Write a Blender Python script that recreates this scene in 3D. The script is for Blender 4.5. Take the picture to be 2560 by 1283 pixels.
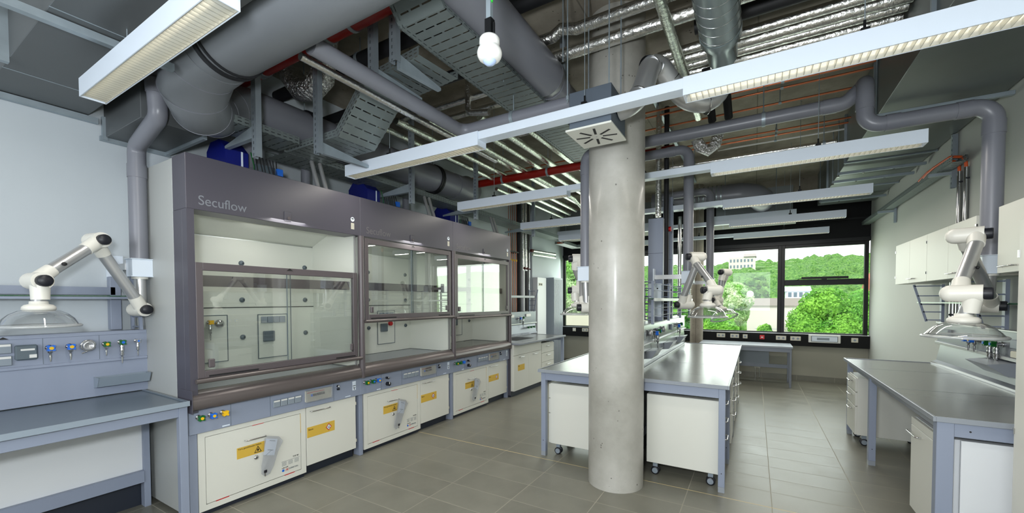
import bpy, math, random
from mathutils import Vector, Matrix
random.seed(7)
PI = math.pi
SC = bpy.context.scene
COL = SC.collection
for o in list(bpy.data.objects):
    bpy.data.objects.remove(o)

# ------------------------------------------------------------------ camera
EYE = Vector((0.0, 0.0, 1.60))
YAW, PITCH, ROLL, FPX, CYPX = 0.534748, -0.02620203, -0.00295416, 1025.502, 778.784
_F = Vector((-math.sin(YAW)*math.cos(PITCH), math.cos(YAW)*math.cos(PITCH), math.sin(PITCH)))
_R0 = Vector((math.cos(YAW), math.sin(YAW), 0)); _U0 = _R0.cross(_F)
_R = _R0*math.cos(ROLL)+_U0*math.sin(ROLL); _U = -_R0*math.sin(ROLL)+_U0*math.cos(ROLL)
cam = bpy.data.cameras.new('camera'); camo = bpy.data.objects.new('camera', cam); COL.objects.link(camo)
M = Matrix((( _R.x, _U.x, -_F.x), (_R.y, _U.y, -_F.y), (_R.z, _U.z, -_F.z))).to_4x4()
M.translation = EYE
camo.matrix_world = M
cam.sensor_width = 36.0; cam.lens = FPX*36.0/2560.0
cam.shift_y = (CYPX-641.5)/2560.0
cam.clip_start = 0.05; cam.clip_end = 2000
SC.camera = camo
# ------------------------------------------------------------------ view, world, sun, big lights
SC.view_settings.view_transform = 'Standard'; SC.view_settings.look = 'None'
SC.view_settings.gamma = 1.0; SC.view_settings.use_curve_mapping = False
SC.view_settings.exposure = 0.32
try:
    c = SC.cycles
    c.max_bounces = 7; c.diffuse_bounces = 3; c.glossy_bounces = 4; c.transmission_bounces = 6; c.transparent_max_bounces = 24
    c.caustics_reflective = False; c.caustics_refractive = False
    c.sample_clamp_indirect = 8.0; c.use_denoising = True
    c.use_adaptive_sampling = True; c.adaptive_threshold = 0.02
except Exception:
    pass
W = bpy.data.worlds.new('overcast_sky'); SC.world = W; W.use_nodes = True
bg = W.node_tree.nodes['Background']; bg.inputs[0].default_value = (0.93, 0.97, 1.0, 1); bg.inputs[1].default_value = 2.1
def light(name, typ, loc, energy, color=(1,1,1), size=1, size_y=None, aim=None, spot=None):
    l = bpy.data.lights.new(name, typ); l.energy = energy; l.color = color
    if typ == 'AREA':
        l.size = size
        if size_y: l.shape = 'RECTANGLE'; l.size_y = size_y
    elif typ == 'SUN': l.angle = size
    else: l.shadow_soft_size = size
    if spot: l.spot_size = spot; l.spot_blend = 0.6
    o = bpy.data.objects.new(name, l); COL.objects.link(o); o.location = loc
    if aim is not None:
        o.rotation_euler = (Vector(aim)-Vector(loc)).to_track_quat('-Z', 'Y').to_euler()
    return o
light('sun', 'SUN', (-30, -40, 60), 2.6, (1.0, 0.96, 0.88), size=0.02, aim=(0, 20, 0))
# daylight that comes in through the ribbon window in the end wall
light('window_daylight', 'AREA', (-1.4, 9.75, 1.85), 62, (0.90, 1.0, 0.90), size=5.8, size_y=1.6, aim=(-1.4, 0, 1.2))
# the photographer's flash next to the camera, bounced and soft
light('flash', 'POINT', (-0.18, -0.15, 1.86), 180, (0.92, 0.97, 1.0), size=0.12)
light('window_behind_camera', 'AREA', (-1.2, -2.7, 2.0), 100, (0.92, 0.96, 1.0), size=3.6, size_y=1.8, aim=(-1.2, 4, 2.2))  # added soft fill light; the wall behind the camera has no window

# ------------------------------------------------------------------ materials
def lin(r, g, b):
    f = lambda c: (c/255/12.92 if c/255 <= 0.04045 else ((c/255+0.055)/1.055)**2.4)
    return (f(r), f(g), f(b), 1)
class NT:
    def __init__(s, name):
        s.m = bpy.data.materials.new(name); s.m.use_nodes = True; s.t = s.m.node_tree; s.n = s.t.nodes
        s.b = s.n['Principled BSDF']; s.out = s.n['Material Output']
    def new(s, typ, **k):
        n = s.n.new(typ)
        for a, v in k.items(): setattr(n, a, v)
        return n
    def link(s, a, b): s.t.links.new(a, b)
    def val(s, x):
        n = s.n.new('ShaderNodeValue'); n.outputs[0].default_value = x; return n.outputs[0]
    def math(s, op, a, b=None, c=None):
        n = s.n.new('ShaderNodeMath'); n.operation = op
        for i, x in enumerate((a, b, c)):
            if x is None: continue
            if isinstance(x, (int, float)): n.inputs[i].default_value = x
            else: s.link(x, n.inputs[i])
        return n.outputs[0]
def mat(name, col, rough=0.5, metal=0.0, vary=0.04, scale=3.0, bump=0.0, bscale=40.0, spec=None, coat=0.0):
    a = NT(name); col = lin(*col) if max(col[:3]) > 1.0 else (*col[:3], 1)
    tc = a.new('ShaderNodeTexCoord'); no = a.new('ShaderNodeTexNoise'); no.inputs['Scale'].default_value = scale; no.inputs['Detail'].default_value = 4
    a.link(tc.outputs['Object'], no.inputs['Vector'])
    mx = a.new('ShaderNodeMix', data_type='RGBA'); mx.inputs[6].default_value = tuple(c*(1-vary) for c in col[:3])+(1,)
    mx.inputs[7].default_value = tuple(min(1, c*(1+vary)) for c in col[:3])+(1,)
    a.link(no.outputs['Fac'], mx.inputs[0]); a.link(mx.outputs[2], a.b.inputs['Base Color'])
    a.b.inputs['Roughness'].default_value = rough; a.b.inputs['Metallic'].default_value = metal
    if spec is not None: a.b.inputs['Specular IOR Level'].default_value = spec
    if coat: a.b.inputs['Coat Weight'].default_value = coat; a.b.inputs['Coat Roughness'].default_value = 0.15
    if bump:
        n2 = a.new('ShaderNodeTexNoise'); n2.inputs['Scale'].default_value = bscale; n2.inputs['Detail'].default_value = 5
        a.link(tc.outputs['Object'], n2.inputs['Vector'])
        bp = a.new('ShaderNodeBump'); bp.inputs['Strength'].default_value = bump; bp.inputs['Distance'].default_value = 0.02
        a.link(n2.outputs['Fac'], bp.inputs['Height']); a.link(bp.outputs[0], a.b.inputs['Normal'])
    return a.m
def slotted(name, col, pu, du, pv, dv, v0=None, v1=None, metal=0.75, rough=0.42, win=None):
    """metal sheet with slots cut through, in metres of the mesh's own UV: u runs along, v across; the wall strips carry long slots"""
    a = NT(name); a.b.inputs['Metallic'].default_value = metal; a.b.inputs['Roughness'].default_value = rough
    uv = a.new('ShaderNodeUVMap'); sp = a.new('ShaderNodeSeparateXYZ'); a.link(uv.outputs[0], sp.inputs[0])
    u, v = sp.outputs[0], sp.outputs[1]
    no = a.new('ShaderNodeTexNoise'); no.inputs['Scale'].default_value = 9; no.inputs['Detail'].default_value = 5; a.link(uv.outputs[0], no.inputs['Vector'])
    mx = a.new('ShaderNodeMix', data_type='RGBA'); c = lin(*col); mx.inputs[6].default_value = tuple(x*0.78 for x in c[:3])+(1,); mx.inputs[7].default_value = c
    a.link(no.outputs['Fac'], mx.inputs[0]); a.link(mx.outputs[2], a.b.inputs['Base Color'])
    def band(x, pitch, duty):
        return a.math('LESS_THAN', a.math('FRACT', a.math('DIVIDE', x, pitch)), duty)
    base = a.math('MULTIPLY', band(u, pu, du), band(v, pv, dv))
    if v0 is not None:
        inside = a.math('MULTIPLY', a.math('GREATER_THAN', v, v0+0.02), a.math('LESS_THAN', v, v1-0.02))
        wall = a.math('MULTIPLY', band(u, 0.05, 0.6), band(a.math('ADD', v, 0.003), 0.025, 0.26))
        hole = a.math('ADD', a.math('MULTIPLY', base, inside), a.math('MULTIPLY', wall, a.math('SUBTRACT', 1.0, inside)))
    elif win: hole = a.math('MULTIPLY', band(u, pu, du), a.math('MULTIPLY', a.math('GREATER_THAN', v, win[0]), a.math('LESS_THAN', v, win[1])))
    else: hole = base
    tr = a.new('ShaderNodeBsdfTransparent'); ms = a.new('ShaderNodeMixShader')
    a.link(hole, ms.inputs[0]); a.link(a.b.outputs[0], ms.inputs[1]); a.link(tr.outputs[0], ms.inputs[2]); a.link(ms.outputs[0], a.out.inputs[0])
    return a.m
def clear(name, tint=(0.96, 0.98, 0.97), refl=1.0, rough=0.0, veil=0.0):
    """thin clear sheet: lets light straight through and reflects by angle"""
    a = NT(name); a.n.remove(a.b)
    tr = a.new('ShaderNodeBsdfTransparent'); tr.inputs[0].default_value = (*tint, 1)
    gl = a.new('ShaderNodeBsdfGlossy'); gl.inputs['Roughness'].default_value = rough
    lw = a.new('ShaderNodeLayerWeight'); lw.inputs[0].default_value = 0.5
    f = a.math('MINIMUM', a.math('MULTIPLY', a.math('ADD', a.math('MULTIPLY', a.math('POWER', lw.outputs['Facing'], 3.0), 0.55), 0.04), refl), 0.95)
    ms = a.new('ShaderNodeMixShader'); a.link(f, ms.inputs[0]); a.link(tr.outputs[0], ms.inputs[1]); a.link(gl.outputs[0], ms.inputs[2])
    if veil:
        df = a.new('ShaderNodeBsdfDiffuse'); df.inputs[0].default_value = (0.8, 0.82, 0.82, 1)
        m2 = a.new('ShaderNodeMixShader'); m2.inputs[0].default_value = veil
        a.link(ms.outputs[0], m2.inputs[1]); a.link(df.outputs[0], m2.inputs[2]); a.link(m2.outputs[0], a.out.inputs[0])
    else: a.link(ms.outputs[0], a.out.inputs[0])
    return a.m
def foil(name, tint=(0.80, 0.80, 0.78), bs=0.38, bd=0.012):
    a = NT(name); a.b.inputs['Metallic'].default_value = 1.0; a.b.inputs['Roughness'].default_value = 0.24; a.b.inputs['Base Color'].default_value = (*tint, 1)
    tc = a.new('ShaderNodeTexCoord'); mp = a.new('ShaderNodeMapping'); a.link(tc.outputs['Object'], mp.inputs[0])
    no = a.new('ShaderNodeTexNoise'); no.inputs['Scale'].default_value = 48; no.inputs['Detail'].default_value = 5; no.inputs['Distortion'].default_value = 0.8
    vo = a.new('ShaderNodeTexVoronoi'); vo.inputs['Scale'].default_value = 26
    a.link(mp.outputs[0], no.inputs['Vector']); a.link(mp.outputs[0], vo.inputs['Vector'])
    s = a.math('ADD', no.outputs['Fac'], a.math('MULTIPLY', vo.outputs['Distance'], 0.55))
    bp = a.new('ShaderNodeBump'); bp.inputs['Strength'].default_value = bs; bp.inputs['Distance'].default_value = bd
    a.link(s, bp.inputs['Height']); a.link(bp.outputs[0], a.b.inputs['Normal'])
    return a.m
def floor_mat():
    a = NT('floor_tile'); tc = a.new('ShaderNodeTexCoord'); sp = a.new('ShaderNodeSeparateXYZ'); a.link(tc.outputs['Object'], sp.inputs[0])
    x, y = sp.outputs[0], sp.outputs[1]
    fx = a.math('PINGPONG', a.math('SUBTRACT', x, 0.130), 0.30)      # 0.6 m columns
    fy = a.math('PINGPONG', a.math('SUBTRACT', y, 0.098), 0.15)      # 0.3 m rows
    gx = a.math('LESS_THAN', fx, 0.0032); gy = a.math('LESS_THAN', fy, 0.0030)
    g = a.math('MAXIMUM', gx, gy)
    jx = a.math('LESS_THAN', a.math('ABSOLUTE', a.math('SUBTRACT', y, 3.698)), 0.0055)
    ix = a.math('FLOOR', a.math('DIVIDE', a.math('SUBTRACT', x, 0.13), 0.6)); iy = a.math('FLOOR', a.math('DIVIDE', a.math('SUBTRACT', y, 0.098), 0.3))
    cb = a.new('ShaderNodeCombineXYZ'); a.link(ix, cb.inputs[0]); a.link(iy, cb.inputs[1])
    wn = a.new('ShaderNodeTexWhiteNoise'); a.link(cb.outputs[0], wn.inputs[0])
    no = a.new('ShaderNodeTexNoise'); no.inputs['Scale'].default_value = 3.2; no.inputs['Detail'].default_value = 7; no.inputs['Roughness'].default_value = 0.6
    ad = a.new('ShaderNodeVectorMath', operation='ADD'); a.link(tc.outputs['Object'], ad.inputs[0]); a.link(wn.outputs['Color'], ad.inputs[1]); a.link(ad.outputs[0], no.inputs['Vector'])
    f = a.math('ADD', a.math('MULTIPLY', no.outputs['Fac'], 0.75), a.math('MULTIPLY', wn.outputs['Value'], 0.12))
    cr = a.new('ShaderNodeValToRGB'); cr.color_ramp.elements[0].position = 0.25; cr.color_ramp.elements[0].color = lin(112, 111, 101)
    cr.color_ramp.elements[1].position = 0.8; cr.color_ramp.elements[1].color = lin(137, 135, 123)
    a.link(f, cr.inputs[0])
    m1 = a.new('ShaderNodeMix', data_type='RGBA'); a.link(g, m1.inputs[0]); a.link(cr.outputs[0], m1.inputs[6]); m1.inputs[7].default_value = lin(156, 152, 138)
    m2 = a.new('ShaderNodeMix', data_type='RGBA'); a.link(jx, m2.inputs[0]); a.link(m1.outputs[2], m2.inputs[6]); m2.inputs[7].default_value = lin(196, 178, 136)
    a.link(m2.outputs[2], a.b.inputs['Base Color'])
    r = a.math('ADD', a.math('MULTIPLY', no.outputs['Fac'], 0.18), 0.27); a.link(a.math('ADD', r, a.math('MULTIPLY', g, 0.35)), a.b.inputs['Roughness'])
    bp = a.new('ShaderNodeBump'); bp.inputs['Strength'].default_value = 0.25; bp.inputs['Distance'].default_value = 0.002
    a.link(a.math('SUBTRACT', 1.0, g), bp.inputs['Height']); a.link(bp.outputs[0], a.b.inputs['Normal'])
    return a.m
def concrete(name, c0, c1, rough=0.75, pit=True, board=None, gloss=False):
    a = NT(name); tc = a.new('ShaderNodeTexCoord')
    n1 = a.new('ShaderNodeTexNoise'); n1.inputs['Scale'].default_value = 1.8; n1.inputs['Detail'].default_value = 9; n1.inputs['Roughness'].default_value = 0.62
    a.link(tc.outputs['Object'], n1.inputs['Vector'])
    cr = a.new('ShaderNodeValToRGB'); cr.color_ramp.elements[0].position = 0.3; cr.color_ramp.elements[0].color = lin(*c0)
    cr.color_ramp.elements[1].position = 0.7; cr.color_ramp.elements[1].color = lin(*c1); a.link(n1.outputs['Fac'], cr.inputs[0])
    vo = a.new('ShaderNodeTexVoronoi'); vo.inputs['Scale'].default_value = 19; a.link(tc.outputs['Object'], vo.inputs['Vector'])
    n3 = a.new('ShaderNodeTexNoise'); n3.inputs['Scale'].default_value = 5; a.link(tc.outputs['Object'], n3.inputs['Vector'])
    dots = a.math('LESS_THAN', vo.outputs['Distance'], a.math('MULTIPLY', a.math('SUBTRACT', n3.outputs['Fac'], 0.47), 0.75))
    mx = a.new('ShaderNodeMix', data_type='RGBA'); a.link(dots, mx.inputs[0]); a.link(cr.outputs[0], mx.inputs[6]); mx.inputs[7].default_value = tuple(x*0.55 for x in lin(*c0)[:3])+(1,)
    last = mx.outputs[2]
    if board:
        sp = a.new('ShaderNodeSeparateXYZ'); a.link(tc.outputs['Object'], sp.inputs[0])
        l = a.math('LESS_THAN', a.math('PINGPONG', sp.outputs['XYZ'.index(board[0])], board[1]/2), 0.006)
        m3 = a.new('ShaderNodeMix', data_type='RGBA'); a.link(a.math('MULTIPLY', l, 0.6), m3.inputs[0]); a.link(last, m3.inputs[6]); m3.inputs[7].default_value = tuple(x*0.5 for x in lin(*c0)[:3])+(1,)
        last = m3.outputs[2]
    a.link(last, a.b.inputs['Base Color']); a.b.inputs['Roughness'].default_value = rough
    n2 = a.new('ShaderNodeTexNoise'); n2.inputs['Scale'].default_value = 14; n2.inputs['Detail'].default_value = 8; a.link(tc.outputs['Object'], n2.inputs['Vector'])
    bp = a.new('ShaderNodeBump'); bp.inputs['Strength'].default_value = 0.25; bp.inputs['Distance'].default_value = 0.01
    a.link(n2.outputs['Fac'], bp.inputs['Height']); a.link(bp.outputs[0], a.b.inputs['Normal'])
    if gloss: a.b.inputs['Coat Weight'].default_value = 0.25; a.b.inputs['Coat Roughness'].default_value = 0.18
    return a.m
def glow(name, col, s):
    a = NT(name); a.b.inputs['Base Color'].default_value = (*col, 1); a.b.inputs['Emission Color'].default_value = (*col, 1); a.b.inputs['Emission Strength'].default_value = s
    return a.m
def leafy(name, c0, c1, bump=0):
    a = NT(name); oi = a.new('ShaderNodeTexNoise'); oi.inputs['Scale'].default_value = 1.3; oi.inputs['Detail'].default_value = 5
    tc = a.new('ShaderNodeTexCoord'); a.link(tc.outputs['Object'], oi.inputs['Vector'])
    cr = a.new('ShaderNodeValToRGB'); cr.color_ramp.elements[0].position = 0.35; cr.color_ramp.elements[0].color = lin(*c0); cr.color_ramp.elements[1].position = 0.68; cr.color_ramp.elements[1].color = lin(*c1)
    a.link(oi.outputs['Fac'], cr.inputs[0]); a.link(cr.outputs[0], a.b.inputs['Base Color']); a.b.inputs['Roughness'].default_value = 0.7
    if bump:
        n2 = a.new('ShaderNodeTexNoise'); n2.inputs['Scale'].default_value = 0.9; n2.inputs['Detail'].default_value = 6; a.link(tc.outputs['Object'], n2.inputs['Vector'])
        bp = a.new('ShaderNodeBump'); bp.inputs['Strength'].default_value = bump; bp.inputs['Distance'].default_value = 1.2; a.link(n2.outputs['Fac'], bp.inputs['Height']); a.link(bp.outputs[0], a.b.inputs['Normal'])
    tl = a.new('ShaderNodeBsdfTranslucent'); a.link(cr.outputs[0], tl.inputs[0]); ms = a.new('ShaderNodeMixShader'); ms.inputs[0].default_value = 0.35
    a.link(a.b.outputs[0], ms.inputs[1]); a.link(tl.outputs[0], ms.inputs[2]); a.link(ms.outputs[0], a.out.inputs[0])
    return a.m
def spiral(name):
    a = NT(name); a.b.inputs['Metallic'].default_value = 0.55; a.b.inputs['Roughness'].default_value = 0.27
    tc = a.new('ShaderNodeTexCoord'); no = a.new('ShaderNodeTexNoise'); no.inputs['Scale'].default_value = 6; a.link(tc.outputs['Object'], no.inputs['Vector'])
    cr = a.new('ShaderNodeValToRGB'); cr.color_ramp.elements[0].color = lin(132, 144, 146); cr.color_ramp.elements[1].color = lin(166, 178, 180); a.link(no.outputs['Fac'], cr.inputs[0]); a.link(cr.outputs[0], a.b.inputs['Base Color'])
    return a.m

Mt = dict(
 wallL=mat('wall_paint_white', (192, 200, 206), 0.7, vary=0.02, bump=0.05, bscale=300),
 wallR=mat('wall_paint_grey', (182, 185, 180), 0.7, vary=0.02, bump=0.05, bscale=300),
 wallB=mat('wall_paint_beige', (160, 158, 145), 0.75, vary=0.05, bump=0.06, bscale=120),
 black=mat('black_facade_panel', (9, 10, 12), 0.6, spec=0.25),
 blackmetal=mat('black_window_frame', (13, 14, 16), 0.45, spec=0.35),
 floor=floor_mat(),
 ceil=concrete('ceiling_concrete', (116, 109, 98), (168, 160, 146), 0.88, board=('X', 1.25)),
 column=concrete('column_concrete', (150, 148, 139), (192, 190, 183), 0.45, gloss=True),
 lam=mat('cream_laminate', (222, 222, 213), 0.42, vary=0.012),
 lamw=mat('white_laminate', (222, 225, 228), 0.42, vary=0.012),
 lamg=mat('grey_side_laminate', (176, 179, 177), 0.42, vary=0.012),  # cream laminate with the dimmer light on the hood's side put into its colour
 liner=mat('hood_liner_white', (218, 221, 212), 0.35, vary=0.012),
 blue=mat('blue_grey_powder_coat', (142, 151, 170), 0.42, vary=0.02),
 steelpan=mat('grey_panel_coat', (116, 121, 130), 0.32, vary=0.03, metal=0.3),
 top=mat('grey_worktop', (112, 114, 112), 0.24, vary=0.04, scale=2.0),
 topedge=mat('grey_worktop_edge', (146, 152, 160), 0.3, vary=0.02),
 topL=mat('bluish_worktop', (104, 116, 128), 0.3, vary=0.03),
 topLe=mat('bluish_worktop_edge', (140, 152, 164), 0.3, vary=0.03),
 slate=mat('dark_slate_coat', (76, 74, 84), 0.36, vary=0.02),
 umber=mat('umber_coat', (90, 83, 86), 0.36, vary=0.02),
 umbergloss=mat('umber_gloss', (100, 93, 92), 0.27, vary=0.02, metal=0.25),
 pvc=mat('grey_pvc', (126, 128, 137), 0.34, vary=0.03),
 pvc2=mat('grey_pvc_big', (118, 122, 127), 0.38, vary=0.06, scale=1.5),
 galv=mat('galvanised_steel', (160, 172, 180), 0.42, metal=0.45, vary=0.18, scale=12),
 galvd=mat('galvanised_duct', (112, 118, 118), 0.40, metal=0.5, vary=0.12, scale=2.5),
 galvdk=mat('galvanised_duct_dull', (98, 102, 104), 0.45, metal=0.3, vary=0.10, scale=2.0),
 spiral=spiral('spiral_duct_metal'),
 chrome=mat('chrome', (200, 200, 200), 0.15, metal=1.0, vary=0.02),
 alu=mat('brushed_aluminium', (190, 191, 192), 0.32, metal=0.65, vary=0.04),
 foil=foil('foil_wrap'), foilc=foil('crumpled_foil', (0.80, 0.80, 0.80), 0.9, 0.03), foilg=foil('foil_wrap_pale', (0.78, 0.83, 0.75)),
 red=mat('red_pipe_paint', (140, 22, 10), 0.35), darkred=mat('dark_red_tape', (84, 22, 20), 0.5),
 rubber=mat('black_rubber_insulation', (24, 25, 29), 0.6),
 copper=mat('copper', (204, 124, 88), 0.28, metal=0.8, vary=0.08),
 lampw=mat('lamp_housing_white', (222, 232, 244), 0.38, vary=0.01),
 louvre=mat('louvre_reflector', (214, 212, 200), 0.25, metal=0.6, vary=0.03),
 tubelight=glow('fluorescent_tube', (1.0, 0.95, 0.84), 1.7),
 armw=mat('ivory_plastic', (232, 230, 221), 0.38, vary=0.01),
 knobk=mat('black_plastic', (26, 28, 36), 0.45),
 dome=clear('clear_acrylic', (0.93, 0.94, 0.94), refl=2.6, rough=0.02, veil=0.06),
 rim=clear('acrylic_rim', (0.86, 0.88, 0.88), refl=3.0, rough=0.06, veil=0.34),
 sashg=clear('sash_glass', (0.965, 0.985, 0.975), refl=2.6),
 wing=clear('window_glass', (0.95, 0.98, 0.96), refl=0.6),
 gshelf=mat('green_shelf_glass', (70, 104, 84), 0.08, vary=0.02),
 plinth=mat('dark_plinth', (34, 40, 52), 0.5),
 yellow=mat('yellow_label', (216, 178, 72), 0.5, vary=0.01),
 white=mat('white_plastic', (226, 226, 222), 0.4, vary=0.01),
 ivory=mat('ivory_socket', (210, 206, 190), 0.4, vary=0.01),
 ink=mat('black_print', (22, 22, 24), 0.6),
 greytext=mat('grey_lettering', (124, 128, 136), 0.5, vary=0.01),
 dimtext=mat('dim_lettering', (104, 101, 104), 0.5, vary=0.01),
 redp=mat('red_plastic', (196, 18, 26), 0.4), bluep=mat('blue_plastic', (34, 108, 214), 0.35),
 greenp=mat('green_plastic', (12, 96, 36), 0.35), yellowp=mat('yellow_plastic', (236, 186, 24), 0.35),
 navy=mat('dark_blue_plastic', (16, 26, 112), 0.35), greyp=mat('grey_switch', (138, 148, 158), 0.4), greydk=mat('grey_clip', (92, 104, 112), 0.4),
 orange=mat('orange_cable', (222, 92, 40), 0.5), cgreen=mat('green_cable', (40, 190, 50), 0.5),
 bag=clear('plastic_bag', (0.90, 0.91, 0.95), refl=2.5, rough=0.2, veil=0.2),
 clearbox=clear('clear_cover', (0.86, 0.87, 0.88), refl=1.5, rough=0.1, veil=0.18),
 strut=slotted('slotted_strut', (150, 160, 168), 0.05, 0.5, 1, 1, metal=0.4, win=(0.063, 0.077)),
 strutw=slotted('wide_slotted_strut', (150, 160, 168), 0.045, 0.5, 1, 1, metal=0.4, win=(0.070, 0.082)),
 perf=slotted('perforated_white', (222, 226, 214), 0.014, 0.45, 0.014, 0.45, metal=0.1, rough=0.5),
 leafA=leafy('leaves_bright', (66, 136, 26), (152, 204, 80)), leafB=leafy('leaves_mid', (70, 140, 44), (140, 196, 84)), leafC=leafy('leaves_blossom', (120, 180, 70), (236, 240, 214)),
 forest=leafy('forest_crowns', (58, 116, 40), (132, 178, 84), 0.9), bark=mat('bark', (92, 78, 62), 0.9, bump=0.4),
 grass=mat('meadow', (96, 132, 60), 0.9, vary=0.2), render_w=mat('white_render', (196, 191, 184), 0.8), roof=mat('roof_felt', (150, 141, 138), 0.8), roofred=mat('roof_tiles_red', (170, 96, 74), 0.8), winp=mat('window_dark', (96, 112, 124), 0.2),
 stone=mat('pale_stone', (158, 154, 138), 0.9, vary=0.2, scale=1.2),
)

# ------------------------------------------------------------------ geometry helpers
class G:
    def __init__(s): s.v = []; s.f = []; s.sm = []; s.uv = None
    def add(s, vs, fs, smooth=False, uvs=None):
        k = len(s.v); s.v += [tuple(v) for v in vs]; s.f += [tuple(i+k for i in f) for f in fs]; s.sm += [smooth]*len(fs)
        if uvs is not None:
            if s.uv is None: s.uv = {}
            for j, u in enumerate(uvs): s.uv[len(s.f)-len(fs)+j] = u
        return s
    def box(s, x0, x1, y0, y1, z0, z1):
        x0, x1 = sorted((x0, x1)); y0, y1 = sorted((y0, y1)); z0, z1 = sorted((z0, z1))
        vs = [(x, y, z) for z in (z0, z1) for y in (y0, y1) for x in (x0, x1)]
        return s.add(vs, [(0,2,3,1),(4,5,7,6),(0,1,5,4),(2,6,7,3),(0,4,6,2),(1,3,7,5)])
    def obox(s, c, size, R):
        c = Vector(c); h = Vector(size)/2
        vs = [c+R @ Vector((sx*h.x, sy*h.y, sz*h.z)) for sz in (-1,1) for sy in (-1,1) for sx in (-1,1)]
        return s.add(vs, [(0,2,3,1),(4,5,7,6),(0,1,5,4),(2,6,7,3),(0,4,6,2),(1,3,7,5)])
    def bar(s, a, b, w, h, up=(0,0,1)):
        a, b = Vector(a), Vector(b); d = (b-a); L = d.length; d.normalize(); up = Vector(up)
        x = d.cross(up)
        if x.length < 1e-4: x = d.cross(Vector((1, 0, 0)))
        x.normalize(); z = x.cross(d)
        return s.obox((a+b)/2, (w, L, h), Matrix((x, d, z)).transposed())
    def ring(s, c, d, r, n):
        d = Vector(d).normalized(); a = d.orthogonal().normalized(); b = d.cross(a)
        return [Vector(c)+a*r*math.cos(2*PI*i/n)+b*r*math.sin(2*PI*i/n) for i in range(n)]
    def cyl(s, a, b, r, r2=None, n=18, caps=True, smooth=True):
        a, b = Vector(a), Vector(b); d = b-a; r2 = r if r2 is None else r2
        vs = s.ring(a, d, r, n)+s.ring(b, d, r2, n)
        s.add(vs, [(i, (i+1) % n, n+(i+1) % n, n+i) for i in range(n)], smooth)
        if caps: s.add(vs[:n], [tuple(range(n-1, -1, -1))]); s.add(vs[n:], [tuple(range(n))])
        return s
    def lathe(s, prof, c, d, n=32, smooth=True):
        """prof: (radius, height along d)"""
        d = Vector(d).normalized(); c = Vector(c); a = d.orthogonal().normalized(); b = d.cross(a); vs = []
        for r, h in prof:
            r = max(r, 1e-4)
            for i in range(n): vs.append(c+d*h+a*r*math.cos(2*PI*i/n)+b*r*math.sin(2*PI*i/n))
        fs = [(j*n+i, j*n+(i+1) % n, (j+1)*n+(i+1) % n, (j+1)*n+i) for j in range(len(prof)-1) for i in range(n)]
        return s.add(vs, fs, smooth)
    def ball(s, c, r, n=16, sc=(1, 1, 1)):
        vs = []; m = n//2
        for j in range(m+1):
            t = PI*j/m
            for i in range(n):
                p = 2*PI*i/n; vs.append((c[0]+r*sc[0]*max(math.sin(t), 1e-3)*math.cos(p), c[1]+r*sc[1]*max(math.sin(t), 1e-3)*math.sin(p), c[2]+r*sc[2]*math.cos(t)))
        return s.add(vs, [(j*n+i, (j+1)*n+i, (j+1)*n+(i+1) % n, j*n+(i+1) % n) for j in range(m) for i in range(n)], True)
    def tube(s, pts, r, n=16, bend=None, k=6, caps=True, rs=None):
        pts = [Vector(p) for p in pts]
        if bend: pts = fillet(pts, bend, k)
        t0 = (pts[1]-pts[0]).normalized(); a = t0.orthogonal().normalized(); vs = []
        for i, p in enumerate(pts):
            if i == 0: t = t0
            elif i == len(pts)-1: t = (pts[-1]-pts[-2]).normalized()
            else: t = ((pts[i]-pts[i-1]).normalized()+(pts[i+1]-pts[i]).normalized()).normalized()
            a = (a-t*a.dot(t)).normalized(); b = t.cross(a); rr = rs[i] if rs else r
            if 0 < i < len(pts)-1:
                c = max(0.5, t.dot((pts[i+1]-pts[i]).normalized()))
            else: c = 1
            for q in range(n):
                vs.append(p+(a*math.cos(2*PI*q/n)+b*math.sin(2*PI*q/n))*rr)
        m = len(pts)
        s.add(vs, [(j*n+i, j*n+(i+1) % n, (j+1)*n+(i+1) % n, (j+1)*n+i) for j in range(m-1) for i in range(n)], True)
        if caps: s.add(vs[:n], [tuple(range(n-1, -1, -1))]); s.add(vs[-n:], [tuple(range(n))])
        return s
    def prism(s, poly, ax, a, b):
        """poly in the two other axes (order x,y,z), extruded along ax from a to b"""
        n = len(poly)
        def P(p, t): q = list(p); q.insert('xyz'.index(ax), t); return tuple(q)
        vs = [P(p, a) for p in poly]+[P(p, b) for p in poly]
        s.add(vs, [(i, (i+1) % n, n+(i+1) % n, n+i) for i in range(n)])
        s.add(vs[:n], [tuple(range(n-1, -1, -1))]); s.add(vs[n:], [tuple(range(n))])
        return s
def fillet(pts, r, k=6):
    out = [pts[0]]
    for i in range(1, len(pts)-1):
        p, a, b = pts[i], pts[i-1], pts[i+1]; u = (a-p); v = (b-p); lu, lv = u.length, v.length; u.normalize(); v.normalize()
        ang = math.acos(max(-1, min(1, u.dot(v))))
        if ang > PI-0.03: out.append(p); continue
        t = min(r/math.tan(ang/2), lu*0.49, lv*0.49); rr = t*math.tan(ang/2)
        c = p+(u+v).normalized()*(rr/math.sin(ang/2)); p1, p2 = p+u*t, p+v*t; e1, e2 = (p1-c), (p2-c); tot = e1.angle(e2)
        for j in range(k+1):
            w = j/k; q = (e1*math.sin((1-w)*tot)+e2*math.sin(w*tot))/math.sin(tot); out.append(c+q)
    out.append(pts[-1]); return out
def rot(ax, deg): return Matrix.Rotation(math.radians(deg), 3, ax)

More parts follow.
